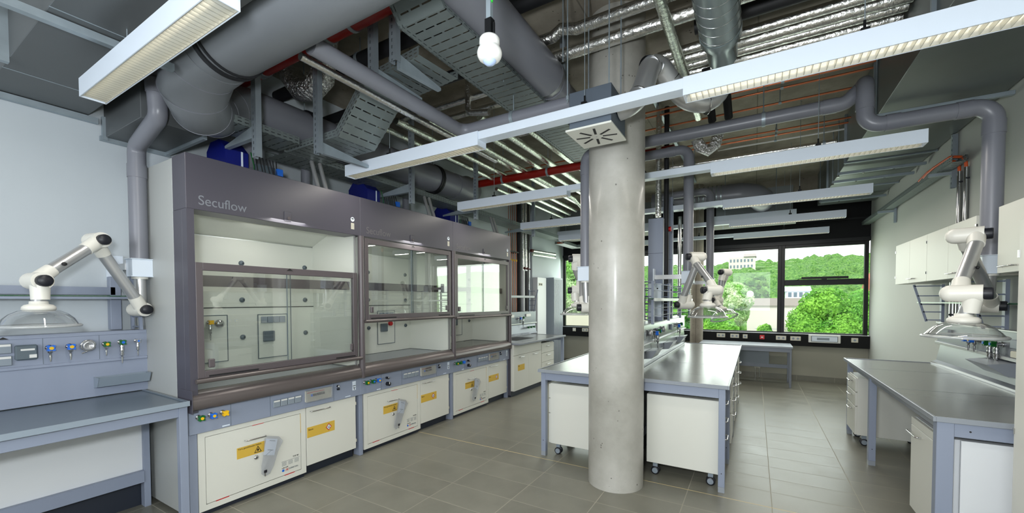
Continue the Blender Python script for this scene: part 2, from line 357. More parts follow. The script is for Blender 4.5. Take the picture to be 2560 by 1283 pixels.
def link(name, g, m, parent=None, bev=0, seg=1, thick=0, label=None):
    base = Vector(parent['_o']) if parent is not None and '_o' in parent else Vector((0, 0, 0))
    me = bpy.data.meshes.new(name); me.from_pydata([tuple(Vector(v)-base) for v in g.v], [], g.f)
    me.polygons.foreach_set('use_smooth', g.sm)
    if g.uv:
        ul = me.uv_layers.new(name='UVMap')
        for fi, u in g.uv.items():
            for k, li in enumerate(me.polygons[fi].loop_indices): ul.data[li].uv = u[k]
    me.materials.append(Mt[m] if isinstance(m, str) else m); me.update()
    o = bpy.data.objects.new(name, me); COL.objects.link(o)
    if parent is not None:
        o.parent = parent
        if '_o' in parent: o['_o'] = list(base)
    if bev:
        b = o.modifiers.new('bevel', 'BEVEL'); b.width = bev; b.segments = seg; b.limit_method = 'ANGLE'; b.angle_limit = 0.7; b.harden_normals = False
    if thick:
        t = o.modifiers.new('sheet', 'SOLIDIFY'); t.thickness = thick; t.offset = 0
    if label: o['label'] = label
    return o
def thing(name, label, cat, loc=(0, 0, 0), group=None):
    o = bpy.data.objects.new(name, None); COL.objects.link(o); o.location = loc; o['_o'] = list(loc); o.empty_display_size = 0.1
    o['label'] = label; o['category'] = cat
    if group: o['group'] = group
    return o
def single(name, label, cat, g, m, loc=None, group=None, **k):
    """a thing that is one mesh, its origin at loc"""
    if loc is None:
        n = len(g.v); loc = tuple(sum(v[i] for v in g.v)/n for i in range(3))
    h = {'_o': loc}
    class P(dict): pass
    me_g = g; gg = G(); gg.v = [tuple(Vector(v)-Vector(loc)) for v in g.v]; gg.f = g.f; gg.sm = g.sm; gg.uv = g.uv
    o = link(name, gg, m, None, **k); o.location = loc; o['_o'] = list(loc)
    o['label'] = label; o['category'] = cat
    if group: o['group'] = group
    return o
def struct(name, g, m, parent=None, **k):
    o = link(name, g, m, parent, **k)
    if parent is None: o['kind'] = 'structure'
    return o
def dup(root, loc, rotz=0.0, label=None, group=None, skip=()):
    r = root.copy(); COL.objects.link(r); r.location = loc; r.rotation_euler = (0, 0, rotz)
    if label: r['label'] = label
    if group: r['group'] = group
    for ch in root.children:
        if ch.name.split('.')[0] in skip: continue
        c = ch.copy(); COL.objects.link(c); c.parent = r
        for gc in ch.children:
            d = gc.copy(); COL.objects.link(d); d.parent = c
    return r
def text(name, s, size, origin, xdir, up, m, parent, ext=0.0006, sx=1.0, align='LEFT', label=None):
    cu = bpy.data.curves.new(name, 'FONT'); cu.body = s; cu.size = size; cu.extrude = ext; cu.align_x = align
    to = bpy.data.objects.new('tmp_text', cu); COL.objects.link(to)
    me = bpy.data.meshes.new_from_object(to.evaluated_get(bpy.context.evaluated_depsgraph_get()))
    bpy.data.objects.remove(to)
    x = Vector(xdir).normalized(); z = x.cross(Vector(up)).normalized(); y = z.cross(x)
    R = Matrix((x, y, z)).transposed(); base = Vector(parent['_o']) if parent is not None and '_o' in parent else Vector((0, 0, 0))
    for v in me.vertices:
        c = v.co; v.co = R @ Vector((c.x*sx, c.y, c.z))+Vector(origin)-base
    me.materials.clear(); me.materials.append(Mt[m]); me.name = name
    o = bpy.data.objects.new(name, me); COL.objects.link(o); o.parent = parent
    if parent is not None and '_o' in parent: o['_o'] = list(base)
    if label: o['label'] = label
    return o
def sweep(prof, path, up, g=None, flip=False):
    """open profile [(side, up)] swept along path with mitres; UV u = metres along, v = metres across"""
    g = g or G(); path = [Vector(p) for p in path]; up = Vector(up)
    cs = [0]
    for i in range(1, len(prof)): cs.append(cs[-1]+math.hypot(prof[i][0]-prof[i-1][0], prof[i][1]-prof[i-1][1]))
    rows = []; L = 0; us = []
    for i, p in enumerate(path):
        d1 = (path[i]-path[i-1]).normalized() if i else (path[1]-path[0]).normalized()
        d2 = (path[i+1]-path[i]).normalized() if i < len(path)-1 else d1
        t = (d1+d2).normalized(); side = t.cross(up).normalized(); u = side.cross(t).normalized()
        cosh = max(0.3, t.dot(d1))
        vert = abs(d1.z-d2.z) > 1e-3
        if i: L += (path[i]-path[i-1]).length
        us.append(L); rows.append([p+side*a*(1 if vert else 1/cosh)+u*b*(1/cosh if vert else 1) for a, b in prof])
    m = len(prof); vs = [v for r in rows for v in r]; fs = []; uvs = []
    for i in range(len(path)-1):
        for j in range(m-1):
            fs.append((i*m+j, i*m+j+1, (i+1)*m+j+1, (i+1)*m+j)); uvs.append([(us[i], cs[j]), (us[i], cs[j+1]), (us[i+1], cs[j+1]), (us[i+1], cs[j])])
    g.add(vs, fs, False, uvs); return g

_tm = {}
def tray_mat(w):
    k = round(w, 2)
    if k not in _tm: _tm[k] = slotted('slotted_tray', (138, 148, 148), 0.075, 0.13, w/4.0, 0.80, v0=0.075, v1=0.075+w, metal=0.5)
    return _tm[k]
def tray(name, label, path, w, up=(0, 0, 1), group=None, h=0.06):
    prof = [(-w/2+0.015, h), (-w/2, h), (-w/2, 0), (w/2, 0), (w/2, h), (w/2-0.015, h)]
    g = sweep(prof, path, up); o = single(name, label, 'cable tray', g, tray_mat(w), loc=path[0], group=group, thick=0.0018)
    return o
# ================================================================== the setting
X0, X1, YB, YF, ZC = -4.45, 1.82, -3.0, 9.9, 4.0
struct('floor', G().box(X0-.2, X1+.2, YB, YF+.3, -.15, 0), 'floor')
struct('ceiling', G().box(X0-.2, X1+.2, YB, YF+.3, ZC, ZC+.2), 'ceil')
struct('wall_left', G().box(X0-.2, X0, YB, YF+.3, 0, ZC), 'wallL')
struct('wall_right', G().box(X1, X1+.2, YB, YF, 0, ZC), 'wallR')
struct('wall_front', G().box(X0, X1, YB-.2, YB, 0, ZC), 'wallL')
struct('wall_back', G().box(X0, X1, YF, YF+.22, 0, .70), 'wallB')
struct('wall_back_top', G().box(X0, X1, YF, YF+.22, 3.62, ZC), 'ceil')
struct('baseboard_back', G().box(X0, X1, YF-.012, YF, 0, .10), 'floor')
struct('baseboard_left', G().box(X0, X0+.012, 6.0, YF-.013, 0, .10), 'floor')
struct('trim_1', G().box(X0, X1, YF-.12, YF+.10, .695, .925), 'black', bev=.004)          # cable duct under the windows
struct('trim_2', G().box(X0, X1, YF-.02, YF+.16, 2.69, 3.62), 'black')                    # dark panel over the windows
struct('trim_3', G().box(X0, X1, YF-.05, YF-.02, 2.69, 2.76).box(X0, X1, YF-.035, YF-.02, 3.10, 3.13), 'blackmetal')
struct('wall_left_chase', G().box(X0, -4.30, 8.15, YF, 0, ZC), 'wallL')
# ribbon window: frames and panes
def window(n, x0, x1, z0=.925, z1=2.69, transom=None, w=.05):
    g = G(); y0, y1 = YF-.02, YF+.06
    g.box(x0, x0+w, y0, y1, z0, z1).box(x1-w, x1, y0, y1, z0, z1).box(x0+w, x1-w, y0, y1, z0, z0+.03).box(x0+w, x1-w, y0, y1, z1-w, z1)
    if transom: g.box(x0+w, x1-w, y0-.02, y1, transom-.055, transom+.055)
    o = struct('window_%d' % n, g, 'blackmetal', bev=.003)
    p = link('window_pane', G().box(x0+w, x1-w, YF+.015, YF+.023, z0+.03, z1-w), 'wing', o); p['kind'] = 'structure'
    return o
window(1, -4.30, -2.62); window(2, -2.62, -1.04); window(3, -1.04, .45, w=.06)
w4 = window(4, .45, 1.80, transom=1.94, w=.06)
act = link('window_actuator', G().box(.78, 1.50, YF-.085, YF-.045, 2.00, 2.045).box(1.10, 1.18, YF-.06, YF-.02, 1.97, 2.02).cyl((.78, YF-.065, 2.02), (.66, YF-.03, 1.97), .006), 'blackmetal', w4); act['kind'] = 'structure'
struct('window_sill', G().box(X0, X1, YF-.12, YF+.0, .925, .935), 'alu')

# ================================================================== concrete columns
g = G().lathe([(.235, 0), (.235, 4.0)], (-1.045, 3.55, 0), (0, 0, 1), n=64)
single('concrete_column', 'thick round bare concrete column standing in front of the lab island', 'column', g, 'column', loc=(-1.045, 3.55, 0))
single('concrete_column', 'slim concrete column at the window wall behind the island', 'column', G().lathe([(.125, 0), (.125, 4.0)], (-1.06, 9.45, 0), (0, 0, 1), n=40), 'ceil', loc=(-1.06, 9.45, 0))

# ================================================================== outlets in the dark window strip
YS = YF-.12
def outlet(x, z, w, label, group=None, data=False):
    t = thing('wall_outlet', label, 'outlet', (x, YS, z), group)
    link('cover_plate', G().box(x-w/2, x+w/2, YS-.012, YS, z-.042, z+.042), 'ivory', t, bev=.003)
    k = 2 if w > .12 else 1
    for i in range(k):
        cx = x+(i-(k-1)/2)*.075
        g = G().cyl((cx, YS-.016, z), (cx, YS-.006, z), .021, n=20)
        link('socket_face', g, 'greyp' if not data else 'white', t)
outlet(-.617, .85, .16, 'ivory double outlet, leftmost on dark strip right of slim column')
outlet(-.36, .848, .16, 'ivory double outlet, second on dark strip right of slim column')
outlet(-.168, .845, .085, 'ivory single outlet directly left of the red call point')
outlet(.455, .84, .17, 'ivory double outlet below the window mullion, right of the red call point')
outlet(.694, .838, .17, 'ivory double outlet just left of the grey control panel')
outlet(1.60, .845, .10, 'ivory single outlet at the right end of the dark strip')
outlet(-3.95, .86, .085, 'ivory single outlet on dark strip, nearest the left wall', data=True)
outlet(-3.66, .86, .16, 'ivory double outlet on dark strip, second from the left wall')
outlet(-3.20, .86, .16, 'ivory double outlet on dark strip, third from left wall, beside thick column')
t = thing('call_point', 'red square emergency call point on dark window strip', 'alarm button', (.132, YS, .842))
link('housing', G().box(.132-.042, .132+.042, YS-.03, YS, .80, .884), 'redp', t, bev=.004)
link('push_plate', G().box(.132-.018, .132+.018, YS-.034, YS-.029, .832, .852), 'white', t)
t = thing('control_panel', 'grey wall control panel with small display under right window', 'control panel', (1.146, YS, .83))
link('housing', G().box(.90, 1.39, YS-.04, YS, .775, .925), 'white', t, bev=.006)
link('frame', G().box(.94, 1.35, YS-.045, YS-.038, .795, .905), 'greydk', t, bev=.003)
link('cover', G().box(.95, 1.34, YS-.05, YS-.044, .803, .897), 'lampw', t)
link('display', G().box(1.03, 1.22, YS-.053, YS-.049, .828, .872), 'greyp', t)

# ================================================================== luminaire rows
LZ = 2.90
def louvre_lamp(t, x0, x1, y, first):
    """one luminaire with a louvre below; returns nothing"""
    z1, z0, h = LZ, LZ-.105, .058
    g = G().box(x0, x1, y-h, y-h+.004, z0, z1-.012).box(x0, x1, y+h-.004, y+h, z0, z1-.012).box(x0, x1, y-h, y+h, z1-.012, z1).box(x0, x0+.006, y-h+.004, y+h-.004, z0, z1-.012).box(x1-.006, x1, y-h+.004, y+h-.004, z0, z1-.012)
    link('housing', g, 'lampw', t)
    lv = G(); n = int((x1-x0)/.032)
    for i in range(1, n):
        x = x0+(x1-x0)*i/n; lv.box(x-.0012, x+.0012, y-h+.006, y+h-.006, z0+.002, z0+.030)
    lv.box(x0+.008, x1-.008, y-h+.005, y-h+.008, z0+.001, z0+.045).box(x0+.008, x1-.008, y+h-.008, y+h-.005, z0+.001, z0+.045)
    link('louvre', lv, 'louvre', t)
    link('tube', G().cyl((x0+.02, y, z0+.058), (x1-.02, y, z0+.058), .013, n=10), 'tubelight', t)
rows = [(-.83, 'linear pendant lamp row behind the camera'), (.857, 'short view of linear pendant lamp at top left, below the dull duct'), (2.655, 'long white linear pendant lamp row, nearest one crossing in front of the thick column'), (4.38, 'long white linear pendant lamp row, second from the front, passing behind the thick column'),
        (6.07, 'long white linear pendant lamp row, third from the front'), (7.62, 'long white linear pendant lamp row, fourth from the front'), (9.2, 'long white linear pendant lamp row nearest the windows')]
for i, (y, lab) in enumerate(rows):
    if i == 0: continue
    t = thing('pendant_lamp', lab, 'lamp', (-1.14, y, LZ), 'linear pendant lamp rows')
    louvre_lamp(t, -3.395, -1.84, y, i); louvre_lamp(t, -.375, 1.12, y, i)
    link('rail', G().box(-1.84, -.375, y-.05, y+.05, LZ-.062, LZ), 'lampw', t, bev=.002)
    for x in (-2.85, -1.0, .45):
        link('suspension_wire', G().cyl((x, y, LZ), (x, y, 3.03 if i == 1 else ZC), .0025, n=6), 'galv', t)
        link('clip', G().box(x-.018, x+.018, y-.022, y+.022, LZ, LZ+.03).cyl((x, y, LZ+.03), (x, y, LZ+.075), .006, n=8), 'blackmetal', t)
    for xa in (-2.6, .37):
        l = light('lamp_light', 'AREA', (xa, y, LZ-.11), 9, (1.0, .95, .86), size=1.4, size_y=.08, aim=(xa, y, 0))
        l.location = Vector((xa, y, LZ-.11))-Vector((-1.14, y, LZ)); l.parent = t
# ================================================================== service valves
def valve(t, p, nrm, col, cap=None, nozzle='none', name='valve', s=1.0, stem=.035):
    """wall valve: chrome stem, four-lobed handle, nozzle below; nrm = direction out of the panel"""
    p = Vector(p); n = Vector(nrm).normalized()
    tip = p+n*stem*s
    v = link(name, G().cyl(p, tip, .012*s, n=14).cyl(p, p+n*.006, .018*s, n=16), 'chrome', t)
    a = n.orthogonal().normalized() if abs(n.z) > .9 else n.cross(Vector((0, 0, 1))).normalized(); b = n.cross(a)
    if nozzle != 'cap_only':
        prof = []
        k = 24; vs = []
        for d in (0, .026*s):
            for i in range(k):
                th = 2*PI*i/k; r = (.0185+.0055*math.cos(4*th))*s; vs.append(tip+n*d+(a*math.cos(th+PI/4)+b*math.sin(th+PI/4))*r)
        g = G().add(vs, [(i, (i+1) % k, k+(i+1) % k, k+i) for i in range(k)], False).add(vs[:k], [tuple(range(k-1, -1, -1))]).add(vs[k:], [tuple(range(k))])
        link('knob', g, col, v, bev=.0015)
        if cap: link('cap', G().cyl(tip+n*.026*s, tip+n*.029*s, .010*s, n=14), cap, v)
    else:
        link('knob', G().cyl(tip, tip+n*.008, .012*s, n=14), col, v)
    if nozzle != 'none':
        q = tip-n*.006*s; dn = Vector((0, 0, -1))
        if nozzle == 'short': pr = [(.009, 0), (.011, .03), (.005, .036), (.007, .05), (.004, .085)]
        else: pr = [(.009, 0), (.010, .02), (.014, .03), (.010, .045), (.013, .055), (.013, .07), (.009, .08), (.014, .095), (.006, .105), (.007, .12), (.004, .16)]
        link('nozzle', G().lathe([(r*s, h*s) for r, h in pr], q, dn, n=12), 'chrome', v)
    return v
def bow_handle(t, a, b, out, m='chrome', r=.0045, name='handle'):
    a, b, out = Vector(a), Vector(b), Vector(out)
    return link(name, G().tube([a, a+out, b+out, b], r, n=8, bend=.012, k=4), m, t)

# ================================================================== fume hoods
XF = -3.45
def clips(t, xb, yc, zc):
    for z in zc:
        for y in yc:
            c = link('baffle_clip', G().lathe([(.0, .016), (.018, .016), (.024, .008), (.024, 0)], (xb, y, z), (1, 0, 0), n=18), 'greydk', t)
            link('clip_button', G().cyl((xb+.014, y+.008, z), (xb+.020, y+.008, z), .006, n=10), 'knobk', c)
def fume_hood(i, y0, y1, zs, label, valves, rotary):
    t = thing('fume_hood', label, 'fume hood', (-3.9, (y0+y1)/2, 0), 'fume hoods in a row along the left wall')
    # carcass
    link('header_panel', G().box(-3.66, XF, y0, y1, 2.26, 2.652), 'slate', t, bev=.003)
    link('roof', G().box(-4.40, -3.661, y0+.02, y1-.02, 2.55, 2.60), 'lam', t)
    if i == 0:
        link('side_panel', G().box(-4.42, -3.66, y0, y0+.028, 0.03, 2.645), 'lamg', t, bev=.002)
        link('corner_post', G().box(-3.66, -3.5205, y0, y0+.028, .86, 2.26), 'slate', t, bev=.002)
        link('lower_side_post', G().box(-3.66, -3.60, y0, y0+.028, .0, .86), 'slate', t)
    else: link('side_panel', G().box(-4.20, -3.52, y0+.001, y0+.023, .93, 2.25), 'liner', t)
    if i == 2: link('side_panel', G().box(-4.42, XF-.01, y1-.0005, y1+.020, .03, 2.645), 'slate', t)
    # chamber
    a, b = y0+.03, y1-.03
    link('side_liner', G().box(-4.20, -3.52, a-.006, a, .93, 2.40), 'liner', t)
    link('side_liner', G().box(-4.20, -3.52, b, b+.006, .93, 2.40), 'liner', t)
    link('back_liner', G().box(-4.22, -4.20, a, b, .93, 1.539).box(-4.22, -4.20, a, b, 1.547, 2.185).box(-4.23, -4.222, a, b, 1.53, 1.56), 'liner', t)
    link('seam', G().box(-4.199, -4.197, a, b, 1.539, 1.547), 'ink', t)
    g = G().prism([(-4.22, 2.19), (-3.66, 2.40), (-3.66, 2.415), (-4.22, 2.205)], 'y', a, b)
    link('chamber_ceiling', g, 'liner', t)
    link('chamber_floor', G().box(-4.20, -3.52, a, b, .895, .925), 'topedge' if i < 2 else 'top', t)
    clips(t, -4.20, (y0+.72, y0+1.355), (1.26, 1.615, 1.963))
    l = light('hood_lamp', 'AREA', (-3.85, (y0+y1)/2, 2.30), 7.5, (1.0, .99, .94), size=.30, size_y=1.2, aim=(-3.9, (y0+y1)/2, 0))
    l.parent = t; l.location = Vector((-3.85, (y0+y1)/2, 2.30))-Vector(t['_o'])
    link('guide_bar', G().box(-3.62, -3.59, a, b, 1.715, 1.80), 'umber', t)
    # outlets inside
    p = link('tap_plate', G().box(-4.20, -4.192, y0+.33, y0+.585, 1.052, 1.474), 'liner', t)
    link('plate_frame', G().box(-4.1945, -4.19, y0+.325, y0+.59, 1.470, 1.477).box(-4.1945, -4.19, y0+.325, y0+.59, 1.049, 1.056).box(-4.1945, -4.19, y0+.583, y0+.59, 1.05, 1.475), 'greydk', p)
    p = link('switch_plate', G().box(-4.20, -4.192, y0+.86, y0+1.147, 1.038, 1.470), 'liner', t)
    link('plate_frame', G().box(-4.1945, -4.19, y0+.855, y0+1.152, 1.466, 1.473).box(-4.1945, -4.19, y0+.855, y0+1.152, 1.035, 1.042).box(-4.1945, -4.19, y0+1.145, y0+1.152, 1.04, 1.47).box(-4.1945, -4.19, y0+.855, y0+.862, 1.04, 1.47), 'greydk', p)
    for k in range(4): link('socket_cover', G().box(-4.192, -4.175, y0+.885+k*.061, y0+.941+k*.061, 1.385, 1.45), 'greyp', p, bev=.004)
    link('socket_box', G().box(-4.192, -4.165, y0+.90, y0+1.01, 1.20, 1.305), 'greydk', p, bev=.006)
    valve(t, (-4.19, y0+.435, 1.415), (1, 0, 0), 'yellowp', None, 'long', name='gas_tap')
    link('flange_port', G().lathe([(.0, .05), (.02, .05), (.034, .04), (.038, .02), (.030, .0)], (-4.19, y0+.51, 1.40), (1, 0, 0), n=20), 'chrome', t)
    if i == 1: link('emergency_button', G().cyl((-4.19, y0+1.06, 1.30), (-4.16, y0+1.06, 1.30), .028, n=16), 'redp', t)
    # sash: frame, two sliding panes, grip rail
    s0, s1 = y0+.045, y1-.055; zt, zb = zs, zs-.84; x0, x1 = -3.478, -3.44
    s = link('sash_frame', G().box(x0, x1, s0, s0+.045, zb, zt).box(x0, x1, s1-.045, s1, zb, zt).box(x0, x1, s0+.045, s1-.045, zt-.055, zt).box(x0, x1, s0+.045, s1-.045, zb, zb+.052), 'umber', t, bev=.002)
    ym = (s0+s1)/2
    link('sliding_pane', G().box(-3.470, -3.466, s0+.045, ym+.02, zb+.052, zt-.055), 'sashg', s)
    link('sliding_pane', G().box(-3.458, -3.454, ym-.02, s1-.045, zb+.052, zt-.055), 'sashg', s)
    link('pane_edge', G().box(-3.4715, -3.4645, ym+.017, ym+.021, zb+.052, zt-.055).box(-3.4595, -3.4525, ym-.021, ym-.017, zb+.052, zt-.055), 'greydk', s)
    link('finger_grip', G().box(-3.464, -3.446, s0+.075, s0+.115, zb+.07, zb+.135), 'umber', s, bev=.005)
    link('finger_grip', G().box(-3.454, -3.436, s1-.085, s1-.055, zb+.07, zb+.135), 'umber', s, bev=.005)
    link('grip_rail', G().cyl((-3.42, s0-.02, zb-.016), (-3.42, s1+.03, zb-.016), .017, n=18).box(x0, -3.42, s0, s1, zb-.022, zb-.002), 'umbergloss', s)
    for u, v in ((s0+.07, s0+.42), (s1-.25, s1-.03)): link('warning_strip', G().box(-3.4405, -3.4385, u, v, zb+.006, zb+.018), 'ink', s)
    k = G(); yc = ym; zc = zt-.012
    k.prism([(yc-.028, zc-.010), (yc+.028, zc-.010), (yc, zc+.012)], 'x', -3.4405, -3.4385)
    link('emblem', k, 'ink', s)
    # guide rods and front posts
    link('guide_rod', G().box(-3.50, -3.485, y0+.032, y0+.045, .95, 2.26).box(-3.50, -3.485, y1-.045, y1-.032, .95, 2.26), 'alu', t)
    link('front_post', G().box(-3.52, XF+.005, y0, y0+.045, .80, 2.26) if i == 0 else G().cyl((-3.452, y0+.006, .815), (-3.452, y0+.006, 2.26), .030, n=20), 'umber' if i else 'slate', t)
    if i == 2: link('front_post', G().cyl((-3.452, y1-.02, .815), (-3.452, y1-.02, 2.26), .028, n=20), 'umber', t)
    # aerofoil sill
    pr = [(-3.56, .925), (-3.545, .945), (-3.515, .952), (-3.48, .945), (-3.445, .925), (-3.425, .895), (-3.418, .86), (-3.42, .83), (-3.435, .818), (-3.50, .818), (-3.56, .90)]
    g = G().prism(pr, 'y', y0+(.0 if i == 0 else .012), y1-.026); g.sm = [True]*len(pr)+[False, False]
    link('front_sill', g, 'umbergloss', t)
    if i == 0: link('end_plate', G().box(-3.60, -3.412, y0-.005, y0-.0005, .80, .965), 'slate', t, bev=.001)
    # service panel
    sp = link('service_panel', G().box(-3.56, -3.478, y0, y1, .636, .815), 'blue', t, bev=.002)
    link('panel_joint', G().box(-3.4785, -3.4765, y0+.27, y0+.272, .64, .81).box(-3.4785, -3.4765, y0+.57, y0+.572, .64, .81).box(-3.4785, -3.4765, y0+1.17, y0+1.172, .64, .81), 'greydk', sp)
    for k, (dy, c, cap) in enumerate(valves): valve(t, (-3.478, y0+dy, .757), (1, 0, 0), c, cap, 'none', name='gas_valve', s=1.05)
    for (dy, z, r) in rotary:
        v = link('rotary_switch', G().cyl((-3.478, y0+dy, z), (-3.44, y0+dy, z), r, n=18), 'knobk', t)
        link('pointer', G().box(-3.441, -3.4385, y0+dy-.004, y0+dy+.004, z-.002, z+r), 'white', v)
    for k in range(4):
        q = link('socket_cover', G().box(-3.478, -3.465, y0+.592+k*.0625, y0+.650+k*.0625, .705, .765), 'greyp', t, bev=.003)
        link('label_strip', G().box(-3.4655, -3.4635, y0+.596+k*.0625, y0+.646+k*.0625, .75, .762), 'white', q)
    bb = link('breaker_box', G().box(-3.478, -3.462, y0+.875, y0+1.135, .69, .79), 'ivory', t, bev=.004)
    g = G()
    for k in range(6): g.box(-3.463, -3.452, y0+.945+k*.020, y0+.957+k*.020, .735, .755)
    link('breaker_switch', g, 'ink', bb); link('breaker_switch', G().box(-3.463, -3.452, y0+.925, y0+.938, .735, .755), 'bluep', bb)
    link('red_marking', G().box(-3.463, -3.4605, y0+.89, y0+1.06, .768, .773), 'redp', bb)
    if i == 1: text('maker_lettering', 'LABORON', .022, (-3.445, y0+.935, .768), (0, 1, 0), (0, 0, 1), 'ink', bb)
    link('clear_cover', G().box(-3.462, -3.446, y0+.872, y0+1.138, .687, .793), 'clearbox', bb, bev=.004)
    q = link('key_switch', G().cyl((-3.478, y0+1.215, .775), (-3.462, y0+1.215, .775), .012, n=14).box(-3.478, -3.462, y0+1.205, y0+1.228, .738, .756), 'knobk', t)
    link('switch_ring', G().cyl((-3.462, y0+1.215, .775), (-3.459, y0+1.215, .775), .008, n=14), 'white', q)
    q = link('inspection_label', G().box(-3.478, -3.4765, y0+1.385, y0+1.425, .70, .79), 'lampw', t)
    link('printed_lines', G().box(-3.477, -3.4755, y0+1.388, y0+1.422, .742, .748).box(-3.477, -3.4755, y0+1.392, y0+1.418, .722, .728).cyl((-3.477, y0+1.405, .712), (-3.4755, y0+1.405, .712), .006, n=12), 'ink', q)
    link('small_label', G().box(-3.478, -3.4765, y0+.21, y0+.262, .645, .655), 'lampw', t)
    link('small_label', G().box(-3.478, -3.4765, y0+1.30, y0+1.36, .648, .656), 'lampw', t)
    # header details
    text('hood_lettering', 'Secuflow', .098, (XF+.0005, y0+.073, 2.299), (0, 1, 0), (0, 0, 1), 'greytext' if i == 0 else 'dimtext', t, sx=.93)
    q = link('light_switch', G().box(XF, XF+.008, y0+.70, y0+.76, 2.285, 2.365), 'slate', t, bev=.002)
    link('switch_knob', G().cyl((XF+.008, y0+.735, 2.31), (XF+.014, y0+.735, 2.31), .014, n=14), 'umber', q)
    q = link('round_sticker', G().cyl((XF, y0+1.390, 2.412), (XF+.0015, y0+1.390, 2.412), .022, n=24), 'lampw', t)
    link('sticker_print', G().box(XF+.0015, XF+.0025, y0+1.378, y0+1.402, 2.413, 2.423), 'ink', q)
    q = link('certificate_label', G().box(XF, XF+.0015, y0+1.372, y0+1.408, 2.315, 2.375), 'ivory', t)
    g = G()
    for k in range(6): g.box(XF+.0015, XF+.002, y0+1.376, y0+1.404, 2.322+k*.008, 2.3235+k*.008)
    link('printed_lines', g, 'greydk', q)
    # base frame
    link('leg', G().box(-3.60, -3.50, y0, y0+(.042 if i else .055), 0, .636), 'blue', t, bev=.002)
    if i == 2: link('leg', G().box(-3.60, -3.50, y1-.042, y1, 0, .636), 'blue', t, bev=.002)
    link('frame_rail', G().box(-4.38, -3.60, y0+.03, y1-.03, .64, .80), 'lam', t)
    return t
HY = [1.33, 2.812, 4.294, 5.776]
fume_hood(0, HY[0], HY[1], 1.882, 'fume hood nearest the camera, sash pulled low, behind the left bench', [(.056, 'greenp', 'yellowp'), (.133, 'bluep', 'yellowp'), (.212, 'yellowp', None)], [])
fume_hood(1, HY[1], HY[2], 2.247, 'middle fume hood of three, sash raised to the dark header', [(.05, 'greenp', 'yellowp'), (.125, 'greenp', 'bluep'), (.20, 'bluep', 'yellowp')], [(.345, .757, .013), (.355, .690, .022)])
fume_hood(2, HY[2], HY[3], 2.225, 'farthest fume hood of three, glass reflecting the green view, next to copper pipes', [(.05, 'greenp', 'yellowp'), (.125, 'greenp', None), (.20, 'bluep', None)], [(.345, .757, .013), (.355, .690, .022)])

